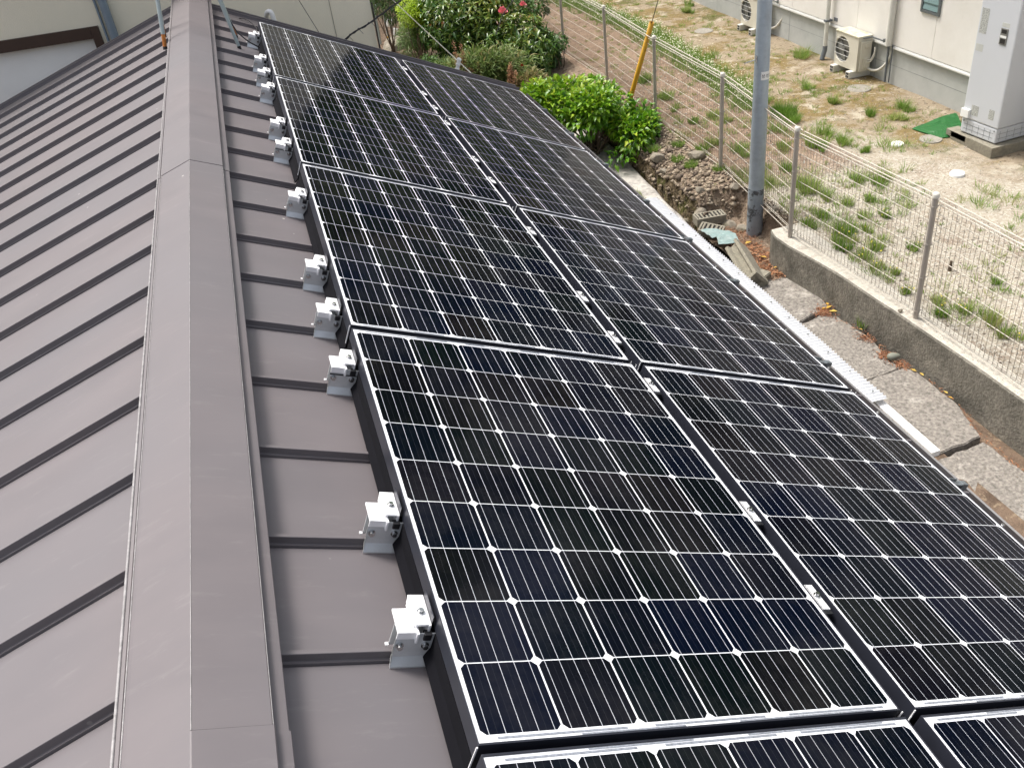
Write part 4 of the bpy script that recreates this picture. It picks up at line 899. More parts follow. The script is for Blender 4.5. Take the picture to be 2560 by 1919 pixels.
gravel('gravel', 'pale gravel and grit scattered over the sandy lot behind the fence', [(4.97, 6.6, 3.0, 9.6, 9000, .004, .016, lot_h), (6.6, 8.4, 5.0, 12, 2500, .004, .012, lot_h), (5, 6.5, 9.6, 15, 3000, .005, .02, lot_h)], M['gravel'])
gravel('rubble', 'small stones and crumbs of soil covering the bank beside the trench', [(4.42, 4.97, 9.0, 13.5, 5200, .006, .036, bank_h), (4.42, 4.85, 9.3, 11.2, 60, .03, .06, bank_h), (4.39, 4.44, 9.5, 11.6, 170, .015, .055, lambda x, y: bank_h(4.45, y) - .03), (4.36, 4.42, 9.5, 11.6, 160, .012, .045, lambda x, y: bank_h(4.45, y) - .13 - .1 * random.random()), (4.85, 4.97, 8.1, 9.0, 200, .008, .025, lambda x, y: -3.01), (4.35, 4.8, 8.95, 9.5, 260, .006, .03, bank_h)], M['rubble'])
gravel('grit', 'grit and crumbs on top of the retaining wall', [(4.80, 4.96, 3.0, 8.1, 700, .002, .007, lambda x, y: -3.003), (2.9, 4.6, 4.0, 7.8, 700, .002, .008, lambda x, y: -3.38)], M['rubble'])

# ------------------------------------------------------------------ white corrugated canopy sheet and timber below the eave
b = MB(); n = 900; vs = []
ys_ = lin(4.335, 7.9, n)
for i, y in enumerate(ys_):
    xe = 3.163 + 0.003 * math.sin(y * 9)
    xe += 0.004 * math.sin(y * 2 * math.pi / 0.034); z = -2.20 + 0.004 * math.sin(y * 2 * math.pi / 0.034)
    vs += [(2.05, y, z + 0.07), (xe, y, z), (xe, y, z - 0.002), (2.05, y, z + .068)]
fs = [(4 * i + k, 4 * i + k + 1, 4 * i + k + 5, 4 * i + k + 4) for i in range(n - 1) for k in range(3)]
b.add(vs, fs, True); me = b.mesh('corrugated_canopy'); me.materials.append(M['white_sheet'])
cn = link('corrugated_canopy', me); tag(cn, 'white corrugated canopy sheet sticking out below the gutter', 'canopy')
b = MB()
for i in range(13):
    y = 4.42 + i * 0.2540; xe = 3.163
    b.tube([(xe - .05, y, -2.188), (xe - .05, y, -2.182)], 0.007, 8)
    b.tube([(xe - .30, y + .06, -2.170), (xe - .30, y + .06, -2.162)], 0.007, 8)
o = b.build('screw', M['steel'], cn); o['kind'] = 'stuff'
b = MB(); b.box(3.100, 3.160, 3.815, 5.4, -2.275, -2.235, bev=.003); tag(b.build('timber_rail', M['white_wood']), 'white painted timber rail with peeling paint past the end of the corrugated sheet', 'timber rail')
b = MB(); b.box(3.045, 3.055, 3.4, 5.4, -2.29, -2.25); tag(b.build('metal_strip', M['sill']), 'thin pale metal strip beside the white timber rail', 'strip')

# ------------------------------------------------------------------ mesh fence
POSTS = [(4.86, 2.1, -3.0), (4.85, 4.08, -3.0), (4.815, 6.063, -3.0), (4.690, 7.941, -3.0), (4.935, 9.95, -3.02), (4.965, 11.95, -3.03), (5.05, 14.0, -3.03), (5.03, 16.0, -3.03), (5.10, 18.1, -3.03), (5.12, 20.2, -3.03), (5.15, 22.3, -3.03), (5.18, 24.4, -3.03)]
fence = empty('mesh_fence', (4.815, 6.063, -3.0)); tag(fence, 'beige wire mesh fence standing on the retaining wall between the two plots', 'fence')
finv = Matrix.Translation((-4.815, -6.063, 3.0))
HF = 1.135
b = MB(); b.tube([(0, 0, -.05), (0, 0, HF + .02)], 0.024, 16); pm = b.mesh('post'); pm.materials.append(M['fence'])
b = MB(); b.lathe([(0.030, HF + .004), (0.030, HF + .034), (0.024, HF + .044), (0.006, HF + .050)], 16); pcap = b.mesh('cap'); pcap.materials.append(M['fence_cap'])
b = MB()
b.tube([(0, 0, -.008), (0, 0, .008)], 0.0275, 16); b.box(.0276, .042, -.006, .006, -.006, .006)
pclip = b.mesh('clip'); pclip.materials.append(M['fence'])
for x, y, z in POSTS:
    o = link('post', pm); o.parent = fence; o.matrix_parent_inverse = finv; o.location = (x, y, z)
    link('cap', pcap, o)
    for z_ in (0.07, 0.40, 0.72, 1.06):
        q_ = link('clip', pclip, o); q_.location = (0, 0, z_)
WD = [0.055, 0.075, 0.20, 0.34, 0.48, 0.62, 0.76, 0.90, 1.00]
for (x0, y0, z0), (x1, y1, z1) in zip(POSTS[:-1], POSTS[1:]):
    A = Vector((x0 + .035, y0, z0)); B = Vector((x1 + .035, y1, z1)); d = B - A; L_ = d.length; d.normalize(); nrm = Vector((d.y, -d.x, 0)).normalized()
    b = MB(); nw = int(L_ / 0.05)
    for i in range(nw):
        p = A + d * (0.03 + i * (L_ - .06) / (nw - 1))
        pts = [p + Vector((0, 0, 0.035)) - nrm * .03, p + Vector((0, 0, 0.03)) + nrm * -.004, p + Vector((0, 0, 1.07)), p + Vector((0, 0, 1.125)) - nrm * .032, p + Vector((0, 0, 1.125)) + nrm * .032, p + Vector((0, 0, 1.075)) + nrm * .006]
        b.tube(pts, 0.0024, 3, cap=False)
    o = b.build('mesh_panel', M['fence_wire_shaded']); o.parent = fence; o.matrix_parent_inverse = finv; o['kind'] = 'stuff'
    b = MB()
    for z in WD: b.tube([A + d * .02 + Vector((0, 0, z)), B - d * .02 + Vector((0, 0, z))], 0.0034, 5)
    for s in (-.032, .032, 0): b.tube([A + d * .02 + Vector((0, 0, 1.125 if s else 1.075)) + nrm * s, B - d * .02 + Vector((0, 0, 1.125 if s else 1.075)) + nrm * s], 0.0046, 5)
    b.tube([A + d * .02 + Vector((0, 0, .035)) - nrm * .03, B - d * .02 + Vector((0, 0, .035)) - nrm * .03], 0.0034, 5)
    o = b.build('rail_wires', M['fence_wire']); o.parent = fence; o.matrix_parent_inverse = finv; o['kind'] = 'stuff'
me = rock_mesh('stone', .028, 77); me.materials.append(M['rock']); o = link('stone', me); place(o, (4.76, 6.20, -2.985)); tag(o, 'dark little stone on the wall top at the foot of the nearest visible fence post', 'stone')

# ------------------------------------------------------------------ utility pole, guard tube
pole = empty('utility_pole', (4.775, 8.81, -3.4)); tag(pole, 'blue-grey steel utility pole standing by the end of the retaining wall', 'pole')
b = MB(); b.tube([(0, 0, 0.60), (0, 0, 2.6), (0, 0, 8.0)], 0.0865, 32, r2=0.060); b.build('shaft', M['pole'], pole)
b = MB(); b.tube([(0, 0, -0.1), (0, 0, 0.3), (0, 0, 0.605)], 0.0905, 32, r2=0.0875); b.build('base_sleeve', M['pole_base'], pole)
b = MB(); b.tube([(-0.075, -0.02, 2.02), (-0.205, -0.02, 2.005)], 0.006, 8); b.box(-.215, -.200, -.03, -.01, 1.997, 2.013); b.tube([(-.082, -.02, 1.99), (-.082, -.02, 2.06)], .009, 8); b.build('step_peg', M['steel'], pole)
b = MB(); n = 14
def rp(z): return 0.0865 + (z - .6) / 7.4 * (-.0265) + .0015
vs = []; a0, a1 = rad(-122), rad(-58) 
for i in range(n):
    a = a0 + (a1 - a0) * i / (n - 1)
    for z in (1.815, 1.900): vs.append((rp(z) * math.cos(a + rad(0)), rp(z) * math.sin(a), z))
b.add(vs, [(2 * i, 2 * i + 2, 2 * i + 3, 2 * i + 1) for i in range(n - 1)]); pl = b.build('sticker', M['white'], pole)
b = MB()
for ac in (rad(-105), rad(-74)):
    rz = 1.852; R0 = rp(rz) + .0012
    for r0, r1 in ((.0125, .0155), (.0, .0035)):
        vs = []; m_ = 24
        for k in range(m_):
            t = 2 * math.pi * k / m_
            for rr_ in (r0, r1):
                aa = ac + rr_ * math.cos(t) / R0; vs.append((R0 * math.cos(aa), R0 * math.sin(aa), rz + rr_ * math.sin(t)))
        b.add(vs, [(2 * k, 2 * k + 1, (2 * k + 3) % (2 * m_), (2 * k + 2) % (2 * m_)) for k in range(m_)])
    for dx, dz in ((-.010, .016), (.010, .016), (-.007, .0045), (.0, -.006)):
        w, h = (.004, .004) if dz > .01 else (.0035, .0013)
        vs = [(R0 * math.cos(ac + (dx + sx * w) / R0), R0 * math.sin(ac + (dx + sx * w) / R0), rz + dz + sz * h) for sx, sz in ((-1, -1), (1, -1), (1, 1), (-1, 1))]
        b.add(vs, [(0, 1, 2, 3)])
b.build('printed_mark', M['cable'], pl)
g0 = Vector((4.863, 12.8, -3.139)); g1 = Vector((5.05, 12.2, -1.745)); gd = (g1 - g0).normalized()
gt = empty('guy_guard', g0); tag(gt, 'yellow guy wire guard tube leaning in front of the fence', 'guard tube')
b = MB(); ax = gd; s_ = ax.cross(Vector((1, 0, 0))).normalized(); t_ = ax.cross(s_)
nn = 24; Lg = (g1 - g0).length; vs = []
for (dist, r) in ((-.25, .034), (Lg, .034), (Lg, .029), (Lg - .2, .029)):
    for k in range(nn):
        a = 2 * math.pi * k / nn; vs.append(gd * dist + (s_ * math.cos(a) + t_ * math.sin(a)) * r)
b.add(vs, [(i * nn + k, i * nn + (k + 1) % nn, (i + 1) * nn + (k + 1) % nn, (i + 1) * nn + k) for i in range(3) for k in range(nn)], True)
b.build('tube', M['yellow'], gt)
b = MB()
for q in (0.55, 1.18): b.tube([gd * q + Vector((.030, -.02, 0)), gd * q + Vector((.045, -.03, .004))], .006, 8)
b.build('clip', M['brown'], gt)
b = MB(); b.tube([gd * .1, gd * 5.0], .0045, 6); b.build('wire', M['cable'], gt)

# ------------------------------------------------------------------ neighbour's white house
HX = 8.5
nh = empty('white_house', (HX, 12, -3.0)); tag(nh, 'off-white sided house with grey concrete foundation on the right', 'house')
ninv = Matrix.Translation((-HX, -12, 3.0))
def nhp(o, p=None):
    if p is None: o.parent = nh; o.matrix_parent_inverse = ninv
    else: o.parent = p
    return o
b = MB(); b.box(HX, HX + 7, 2, 19, -3.3, -2.492); nhp(b.build('foundation', M['foundation']))
# siding boards with recessed vertical joints
joints = [2, 4.6, 6.4, 8.55, 10.695, 12.41, 14.2, 16.0, 17.8, 19]
for y0, y1 in zip(joints[:-1], joints[1:]):
    b = MB(); b.box(HX - .030, HX + .25, y0 + .003, y1 - .003, -2.455, 0.15, bev=.002); nhp(b.build('siding_panel', M['siding']))
b = MB(); b.box(HX - .012, HX + 7, 2.01, 18.99, -2.45, 0.13); nhp(b.build('wall', M['siding']))
b = MB(); b.prism([(HX - .045, -2.505), (HX - .045, -2.488), (HX - .031, -2.462), (HX + .1, -2.462), (HX + .1, -2.50)], 2, 19, 1); nhp(b.build('sill_flashing', M['sill']))
b = MB()
for y in (9.6, 11.9, 14.3): b.box(HX - .002, HX + .002, y - .002, y + .002, -3.0, -2.51)
b.box(HX - .0015, HX + .01, 2, 19, -2.743, -2.740); nhp(b.build('form_joint', M['pvc_grey']))
b = MB(); b.add([(HX - .5, 1.6, 0.10), (HX + 3.6, 1.6, 1.35), (HX + 3.6, 19.4, 1.35), (HX - .5, 19.4, 0.10), (HX - .5, 1.6, 0.0), (HX + 3.6, 1.6, 1.25), (HX + 3.6, 19.4, 1.25), (HX - .5, 19.4, 0.0), (HX + 7.6, 1.6, 0.1), (HX + 7.6, 19.4, 0.1), (HX + 7.6, 1.6, 0), (HX + 7.6, 19.4, 0)],
                [(0, 1, 2, 3), (4, 7, 6, 5), (0, 3, 7, 4), (1, 8, 9, 2), (5, 6, 11, 10), (8, 10, 11, 9), (0, 4, 5, 1), (1, 5, 10, 8), (3, 2, 6, 7), (2, 9, 11, 6)]); nhp(b.build('roof', M['far_roof']))
b = MB(); b.tube([(HX - .10, 13.06, 0.1), (HX - .10, 13.07, -2.80)], 0.034, 16); pp = nhp(b.build('downpipe', M['pvc_white']))
b = MB(); b.tube([(HX - .10, 13.07, -2.795), (HX - .10, 13.07, -2.86), (HX - .155, 13.05, -3.0)], 0.038, 16); nhp(b.build('shoe', M['pvc_grey']), pp)
b = MB(); b.box(HX - .145, HX - .03, 13.03, 13.10, -2.43, -2.40); b.box(HX - .04, HX - .025, 12.90, 12.99, -2.41, -2.36); nhp(b.build('bracket', M['pvc_grey']), pp)
b = MB(); b.tube([(HX - .085, 11.55, 0.1), (HX - .085, 11.55, -2.46)], 0.045, 16); pp = nhp(b.build('pipe_cover', M['pvc_white']))
b = MB(); b.tube([(HX - .075, 11.55, -2.455), (HX - .070, 11.55, -2.98)], 0.016, 8); b.tube([(HX - .045, 11.50, -2.455), (HX - .04, 11.50, -2.98)], 0.010, 8); nhp(b.build('drain_hose', M['pvc_grey']), pp)
# louvred window
wf = None
b = MB(); y0, y1, z0, z1 = 10.645, 11.02, -1.905, -1.05
for a in ((y0, y0 + .035, z0, z1), (y1 - .035, y1, z0, z1), (y0 + .0351, y1 - .0351, z0, z0 + .035), (y0 + .0351, y1 - .0351, z1 - .035, z1)): b.box(HX - .055, HX - .028, *a, bev=.002)
wf = nhp(b.build('window', M['pvc_grey']))
wf.data.materials.clear(); wf.data.materials.append(M['strap'])
for i in range(9):
    z = z0 + .045 + i * .088; b = MB(); b.add([(HX - .050, y0 + .036, z), (HX - .034, y0 + .036, z + .082), (HX - .034, y1 - .036, z + .082), (HX - .050, y1 - .036, z), (HX - .046, y0 + .036, z), (HX - .031, y0 + .036, z + .082), (HX - .031, y1 - .036, z + .082), (HX - .046, y1 - .036, z)], [(0, 1, 2, 3), (7, 6, 5, 4), (0, 3, 7, 4), (1, 5, 6, 2)])
    if i == 0: M['louvre'] = mk('frosted_teal_glass', (0.20, 0.30, 0.30), 0.2, 0, 0.05, 3)
    nhp(b.build('louvre', M['louvre']), wf)

# ------------------------------------------------------------------ air conditioner outdoor units
def ac_unit():
    root = empty('outdoor_unit')
    L0, D0, H0 = 0.57, 0.235, 0.50       # y length, x depth, height; front faces -x ; origin at bottom centre, standing on feet 0.1 high
    z0 = 0.10
    yc, zc, rr = 0.105, z0 + 0.245, 0.185
    # front plate with round opening
    b = MB(); n = 40; circ = []; sq = []
    for k in range(n):
        t = 2 * math.pi * (k + .5) / n; c, s = math.cos(t), math.sin(t)
        circ.append((-D0 / 2, yc + rr * c, zc + rr * s))
        q = 1 / max(abs(c) / 1, abs(s) / 1)
        yy_ = yc + c * q * 0.0; 
        # ray to the rectangle
        ty = ((L0 / 2 - yc) / c if c > 0 else (-L0 / 2 - yc) / c) if abs(c) > 1e-6 else 1e9
        tz = ((z0 + H0 - .02 - zc) / s if s > 0 else (z0 - zc) / s) if abs(s) > 1e-6 else 1e9
        tt = min(ty, tz); sq.append((-D0 / 2, yc + c * tt, zc + s * tt))
    b.add(circ + sq, [(k, (k + 1) % n, n + (k + 1) % n, n + k) for k in range(n)])
    for (cy, cz) in ((L0 / 2, z0 + H0 - .02), (L0 / 2, z0), (-L0 / 2, z0), (-L0 / 2, z0 + H0 - .02)):
        ds = sorted(range(n), key=lambda k: (sq[k][1] - cy) ** 2 + (sq[k][2] - cz) ** 2)[:2]
        b.add([(-D0 / 2, cy, cz), sq[ds[0]], sq[ds[1]]], [(0, 1, 2)])
    # funnel and body sides
    ins = [(-D0 / 2 + .012, y + (yc - y) * .03, z + (zc - z) * .03) for _, y, z in circ]
    b.add(circ + ins, [(k, (k + 1) % n, n + (k + 1) % n, n + k) for k in range(n)], True)
    X0, X1, Y0, Y1, Z0, Z1 = -D0 / 2, D0 / 2, -L0 / 2, L0 / 2, z0, z0 + H0 - .02
    b.add([(X0, Y0, Z0), (X1, Y0, Z0), (X1, Y1, Z0), (X0, Y1, Z0), (X0, Y0, Z1), (X1, Y0, Z1), (X1, Y1, Z1), (X0, Y1, Z1)], [(0, 3, 2, 1), (0, 1, 5, 4), (1, 2, 6, 5), (2, 3, 7, 6)])
    b.build('body', M['ac'], root)
    b = MB(); b.box(X0 - .010, X1 + .006, Y0 - .006, Y1 + .006, Z1, Z1 + .020, bev=.004); b.build('top_cover', M['ac_top'], root)
    b = MB(); b.add([(X0 + .05, yc + rr * 1.0 * math.cos(t), zc + rr * math.sin(t)) for t in [2 * math.pi * k / n for k in range(n)]], [tuple(range(n))]); 
    b.add(ins + [(X0 + .05, y, z) for _, y, z in ins], [(k, (k + 1) % n, n + (k + 1) % n, n + k) for k in range(n)], True); b.build('fan_housing', M['fan'], root)
    b = MB(); b.tube([(X0 + .02, yc, zc), (X0 + .045, yc, zc)], .035, 16)
    for q in range(3):
        a = q * 2.094 + .4; vs = []
        for r_, da in ((.03, -.5), (.165, -.35), (.165, .55), (.03, .5)):
            vs.append((X0 + .03 + da * .02, yc + r_ * math.cos(a + da), zc + r_ * math.sin(a + da)))
        b.add(vs + [(x + .003, y, z) for x, y, z in vs], [(0, 1, 2, 3), (7, 6, 5, 4), (0, 4, 5, 1), (1, 5, 6, 2), (2, 6, 7, 3), (3, 7, 4, 0)])
    b.build('fan', M['fan'], root)
    b = MB()
    for i in range(5):
        z = zc - .15 + i * .075; hw = math.sqrt(max(0, (rr + .008) ** 2 - (z - zc) ** 2))
        b.tube([(X0 - .004, yc - hw - .01, z), (X0 - .008, yc, z), (X0 - .004, yc + min(hw + .01, L0 / 2 - yc - .004), z)], .0022, 6)
    b.tube([(X0 - .003, Y1 - .012, Z0 + .02), (X0 - .003, Y1 - .012, Z1 - .02)], .0025, 6)
    b.build('grille', M['white'], root)
    b = MB(); b.box(-.085, .095, Y0 - .035, Y0 + .001, Z0 + .0, Z1 - .05, bev=.012); b.box(-.04, .06, Y0 - .055, Y0 - .033, Z0 + .05, Z0 + .20, bev=.01); b.box(-.03, .05, Y0 - .045, Y0 - .033, Z1 - .15, Z1 - .08, bev=.01); b.build('side_cover', M['ac'], root)
    b = MB()
    for dz in (0, .03): b.tube(curve_pts([(.02, Y0 - .05, Z0 + .13 + dz), (.06, Y0 - .09, Z0 + .15 + dz), (.09, Y0 - .115, Z0 + .25 + dz), (.10, Y0 - .10, Z0 + .35)]), .010, 8)
    b.tube(curve_pts([(.05, Y0 - .02, Z0 + .05), (.08, Y0 - .10, Z0 + .02), (.12, Y0 - .24, Z0 + .06), (.17, Y0 - .36, Z0 + .22), (.19, Y0 - .40, Z0 + .42)]), .020, 10)
    b.build('refrigerant_pipe', M['pipe_wrap'], root)
    b = MB(); b.box(.075, .10, Y0 - .30, Y0 + .02, Z1 - .005, Z1 + .005); b.box(.075, .11, Y0 - .31, Y0 - .295, Z1 - .02, Z1 + .03); b.box(-.05, .10, Y0 - .03, Y0 + .01, Z1 - .01, Z1 + .0); b.build('stay_bar', M['strap'], root)
    for yy_ in (-.20, .21):
        b = MB(); b.box(-.20, .17, yy_ - .045, yy_ + .045, 0, .098, bev=.003); f = b.build('foot', M['pvc_white'], root)
        b = MB()
        for a0 in (-.033, .004):
            for c0 in (.012, .055): b.box(-.203, -.19, yy_ + a0, yy_ + a0 + .028, c0, c0 + .032)
        b.build('foot_hole', M['dark'], f)
    return root
ac = ac_unit(); ac.location = (8.325, 12.24, -3.0); tag(ac, 'nearer ivory outdoor unit with mossy top beside the white house', 'outdoor unit', 'air conditioner units beside the white house')
a2 = dup(ac); a2.location = (8.345, 15.20, -3.0); tag(a2, 'farther air conditioner outdoor unit half hidden behind the utility pole', 'outdoor unit')

# ------------------------------------------------------------------ water heater tank, plinth
tank = empty('water_heater', (7.86, 8.669, -2.88)); tank.rotation_euler = (0, 0, rad(4)); tag(tank, 'tall pale grey water heater cabinet at the right edge of the photo', 'water heater')
# local: x into the depth (away from camera), y along the front
Wt, Dt = 0.56, 0.70
b = MB(); b.box(0, Dt, 0, Wt, 0.182, 2.15, bev=.018); b.build('body', M['tank'], tank)
b = MB(); b.box(.004, Dt - .004, .004, Wt - .004, 0.008, 0.178, bev=.014); bpn = b.build('base_panel', M['tank'], tank)
b = MB()
for z in (.062, .118): b.box(.0015, .005, .05, Wt - .05, z - .0012, z + .0012); b.box(.03, Dt - .03, .0015, .005, z - .0012, z + .0012)
for i in range(5): y = .10 + i * .09; b.box(.0015, .005, y - .001, y + .001, .03, .15)
for i in range(6): x = .06 + i * .11; b.box(x - .001, x + .001, .0015, .005, .03, .15)
b.build('groove', M['pvc_grey'], bpn)
b = MB()
for y, z in ((.04, .15), (Wt - .04, .15)): b.tube([(.004, y, z), (-.002, y, z)], .008, 10)
b.build('screw', M['strap'], bpn)
def striped(name, col, dark, sc, thr):
    m, t, p = new_mat(name); N = t.nodes.new; L = t.links.new
    tc = N('ShaderNodeTexCoord'); mp = N('ShaderNodeMapping'); mp.inputs['Scale'].default_value = (1, 22, sc); L(tc.outputs['Object'], mp.inputs[0])
    n = N('ShaderNodeTexNoise'); n.inputs['Scale'].default_value = 2.2; n.inputs['Detail'].default_value = 4; L(mp.outputs[0], n.inputs['Vector'])
    r = N('ShaderNodeValToRGB'); r.color_ramp.elements[0].position = thr; r.color_ramp.elements[1].position = thr + .06; r.color_ramp.elements[0].color = (*dark, 1); r.color_ramp.elements[1].color = (*col, 1)
    L(n.outputs['Fac'], r.inputs[0]); L(r.outputs[0], p.inputs['Base Color']); p.inputs['Roughness'].default_value = .5; return m
M['label'] = striped('printed_label', (.50, .51, .48), (.27, .28, .27), 60, .46)
M['label_b'] = mk('plain_label', (.50, .51, .48), .5)
for (ya, yb, za, zb, mm) in ((.44, .565, 0, 0, None),):
    pass
def plate(y0, y1, z0, z1, mat, nm, t=.0015):
    b = MB(); b.box(-t, .001, y0, y1, z0, z1); return b.build(nm, mat, tank)
ZB = 2.88
plate(.425, .53, -1.70 + ZB, -1.425 + ZB, M['label'], 'warning_label'); plate(.43, .535, -1.90 + ZB, -1.82 + ZB, M['label_b'], 'rating_label')
plate(.325, .435, -2.635 + ZB, -2.515 + ZB, M['label'], 'notice_label'); plate(.085, .165, -2.615 + ZB, -2.50 + ZB, M['label'], 'small_label'); plate(.11, .215, -1.575 + ZB, -1.53 + ZB, M['label_b'], 'lid_label')
b = MB(); b.box(-.008, .001, .115, .215, -1.765 + ZB, -1.588 + ZB, bev=.003); w = b.build('control_window', M['fan'], tank)
b = MB(); b.box(-.010, -.007, .122, .208, -1.690 + ZB, -1.665 + ZB); b.build('display', M['white'], w)
b = MB(); b.box(-.010, -.007, .13, .20, -1.64 + ZB, -1.60 + ZB); b.box(-.010, -.007, .13, .20, -1.75 + ZB, -1.70 + ZB); b.build('button', M['dark'], w)
b = MB(); b.box(-.035, .002, .44, .56, -2.68 + ZB, -2.58 + ZB, bev=.006); b.build('vent_box', M['white'], tank)
b = MB(); b.box(7.775, 8.62, 8.60, 9.32, -3.1, -2.885, bev=.006); b.box(7.775, 7.95, 9.05, 9.40, -2.96, -2.886, bev=.004)
tag(b.build('concrete_plinth', M['block']), 'grey concrete plinth under the water heater cabinet', 'plinth')

# green mat, lids
mo = [(7.60, 9.82), (7.80, 9.90), (8.02, 9.95), (8.36, 9.93), (8.16, 9.50), (7.83, 9.33), (7.69, 9.36), (7.64, 9.55)]
bm = bmesh.new(); f = bm.faces.new([bm.verts.new((x, y, 0)) for x, y in mo]); bmesh.ops.triangulate(bm, faces=[f])
for _ in range(6): bmesh.ops.subdivide_edges(bm, edges=[e for e in bm.edges if e.calc_length() > .03], cuts=1)
bmesh.ops.triangulate(bm, faces=bm.faces[:])
for v in bm.verts: v.co.z = -2.985 + .05 * max(0, v.co.x - 8.0) + .025 * math.sin((v.co.x - 7.6) * 7) * math.sin((v.co.y - 9.3) * 6) + .0035 * math.sin(v.co.x * 180 + v.co.y * 60) * math.sin(v.co.y * 170)
r = bmesh.ops.extrude_face_region(bm, geom=bm.faces[:])
for v in r['geom']:
    if isinstance(v, bmesh.types.BMVert): v.co.z -= .006
bmesh.ops.recalc_face_normals(bm, faces=bm.faces[:]); me = bpy.data.meshes.new('green_mat'); bm.to_mesh(me); bm.free(); me.materials.append(M['mat'])
tag(link('green_mat', me), 'green plastic mesh mat lying beside the water heater plinth', 'mat')
def lid(name, x, y, r, mat, label, cat, h=.018, z=-3.0):
    b = MB(); b.lathe([(r, -.03), (r, h - .003), (r - .003, h), (r * .84, h), (r * .83, h - .002), (r * .80, h - .002), (r * .79, h)], 40); o = b.build(name, mat); o.location = (x, y, z); o.rotation_euler = (0.02, -.02, 0); tag(o, label, cat)
lid('manhole_lid', 7.98, 11.52, .165, M['lid'], 'round grey lid in the sand before the nearer outdoor unit', 'lid')
lid('manhole_lid', 7.572, 9.414, .135, M['lid'], 'round grey inspection lid half under the green mat', 'lid')
lid('manhole_lid', 7.615, 15.72, .165, M['lid'], 'round grey lid in the sand left of the pole top', 'lid')
lid('round_lid', 7.139, 9.492, .078, M['white'], 'round white drain cap in the sand next to the green mat', 'cap', .022)
lid('round_lid', 7.144, 8.401, .082, M['white'], 'round white drain cap in the sand closest to the plinth corner and right edge', 'cap', .022)
b = MB(); b.tube([(5.62, 6.62, -3.02), (5.62, 6.62, -2.90)], .02, 6, r2=.012); tag(b.build('wooden_stake', M['bark']), 'small dark wooden stake in the gravel behind the fence', 'stake')
b = MB(); b.tube([(5.34, 8.0, -2.99), (5.31, 8.3, -2.985)], .006, 6); tag(b.build('white_stick', M['white_cord']), 'thin pale stick lying on the gravel behind the fence', 'stick')

# hoop and white oddments by the cream wall
b = MB(); hy = 20.4; pts = [(2.42, hy, -3.4), (2.42, hy, -2.75)] + [(2.51 - .09 * math.cos(t), hy, -2.72 + .12 * math.sin(t)) for t in lin(0, math.pi, 10)] + [(2.60, hy, -2.75), (2.60, hy, -3.4)]
b.tube(pts, .022, 10); hp_ = b.build('hoop', M['palesteel']); tag(hp_, 'grey steel hoop standing beside the corner of the cream house', 'hoop')
b = MB(); b.tube([(2.60, hy, -3.4), (2.60, hy, -3.25)], .032, 10); b.build('foot_sleeve', M['yellow_paint'] if 'yellow_paint' in M else M['yellow'], hp_)
for i, (x, y, z) in enumerate([(2.66, 20.2, -2.95), (2.72, 20.1, -3.12), (2.70, 19.9, -3.28)]):
    b = MB(); b.box(-.06, .06, -.05, .05, -.07, .07, bev=.015); o = b.build('white_block', M['white']); o.location = (x, y, z); o.rotation_euler = (.3, .2, i); tag(o, 'small white block on the rubble beside the steel hoop, %s of three' % ['topmost', 'middle', 'lowest'][i], 'block')
me = rock_mesh('rock_pile', .55, 9, 3, .45); me.materials.append(M['rock']); o = link('garden_rock', me); place(o, (2.75, 19.9, -3.35), .4); tag(o, 'grey garden rock at the foot of the steel hoop', 'stone')

# ------------------------------------------------------------------ plants
def crown(center, radii, n, shell=0.55, seed=0, zmin=None, lumps=10):
    """points spread through a lumpy crown: returns P, outward dirs, depth 0..1"""
    r = np.random.default_rng(seed); c = np.array(center); R = np.array(radii)
    L = r.normal(size=(lumps, 3)); L /= np.linalg.norm(L, axis=1, keepdims=True); L[:, 2] = np.abs(L[:, 2]) * .9
    lc = c + L * R * r.uniform(.35, .72, (lumps, 1)); lr = R[None] * r.uniform(.32, .55, (lumps, 1))
    k = r.integers(0, lumps, n); d = r.normal(size=(n, 3)); d /= np.linalg.norm(d, axis=1, keepdims=True)
    rad_ = (shell + (1 - shell) * r.random(n)) ** .6
    P = lc[k] + d * lr[k] * rad_[:, None]
    out = (P - c) / R; on = np.linalg.norm(out, axis=1, keepdims=True); out = d * .7 + out / np.maximum(on, .01) * .6
    lumptone = r.uniform(-.18, .18, lumps)[k]
    if zmin is not None:
        m = P[:, 2] > zmin; P, out, rad_, on, lumptone = P[m], out[m], rad_[m], on[m], lumptone[m]
    return P, out, on[:, 0], lumptone, r
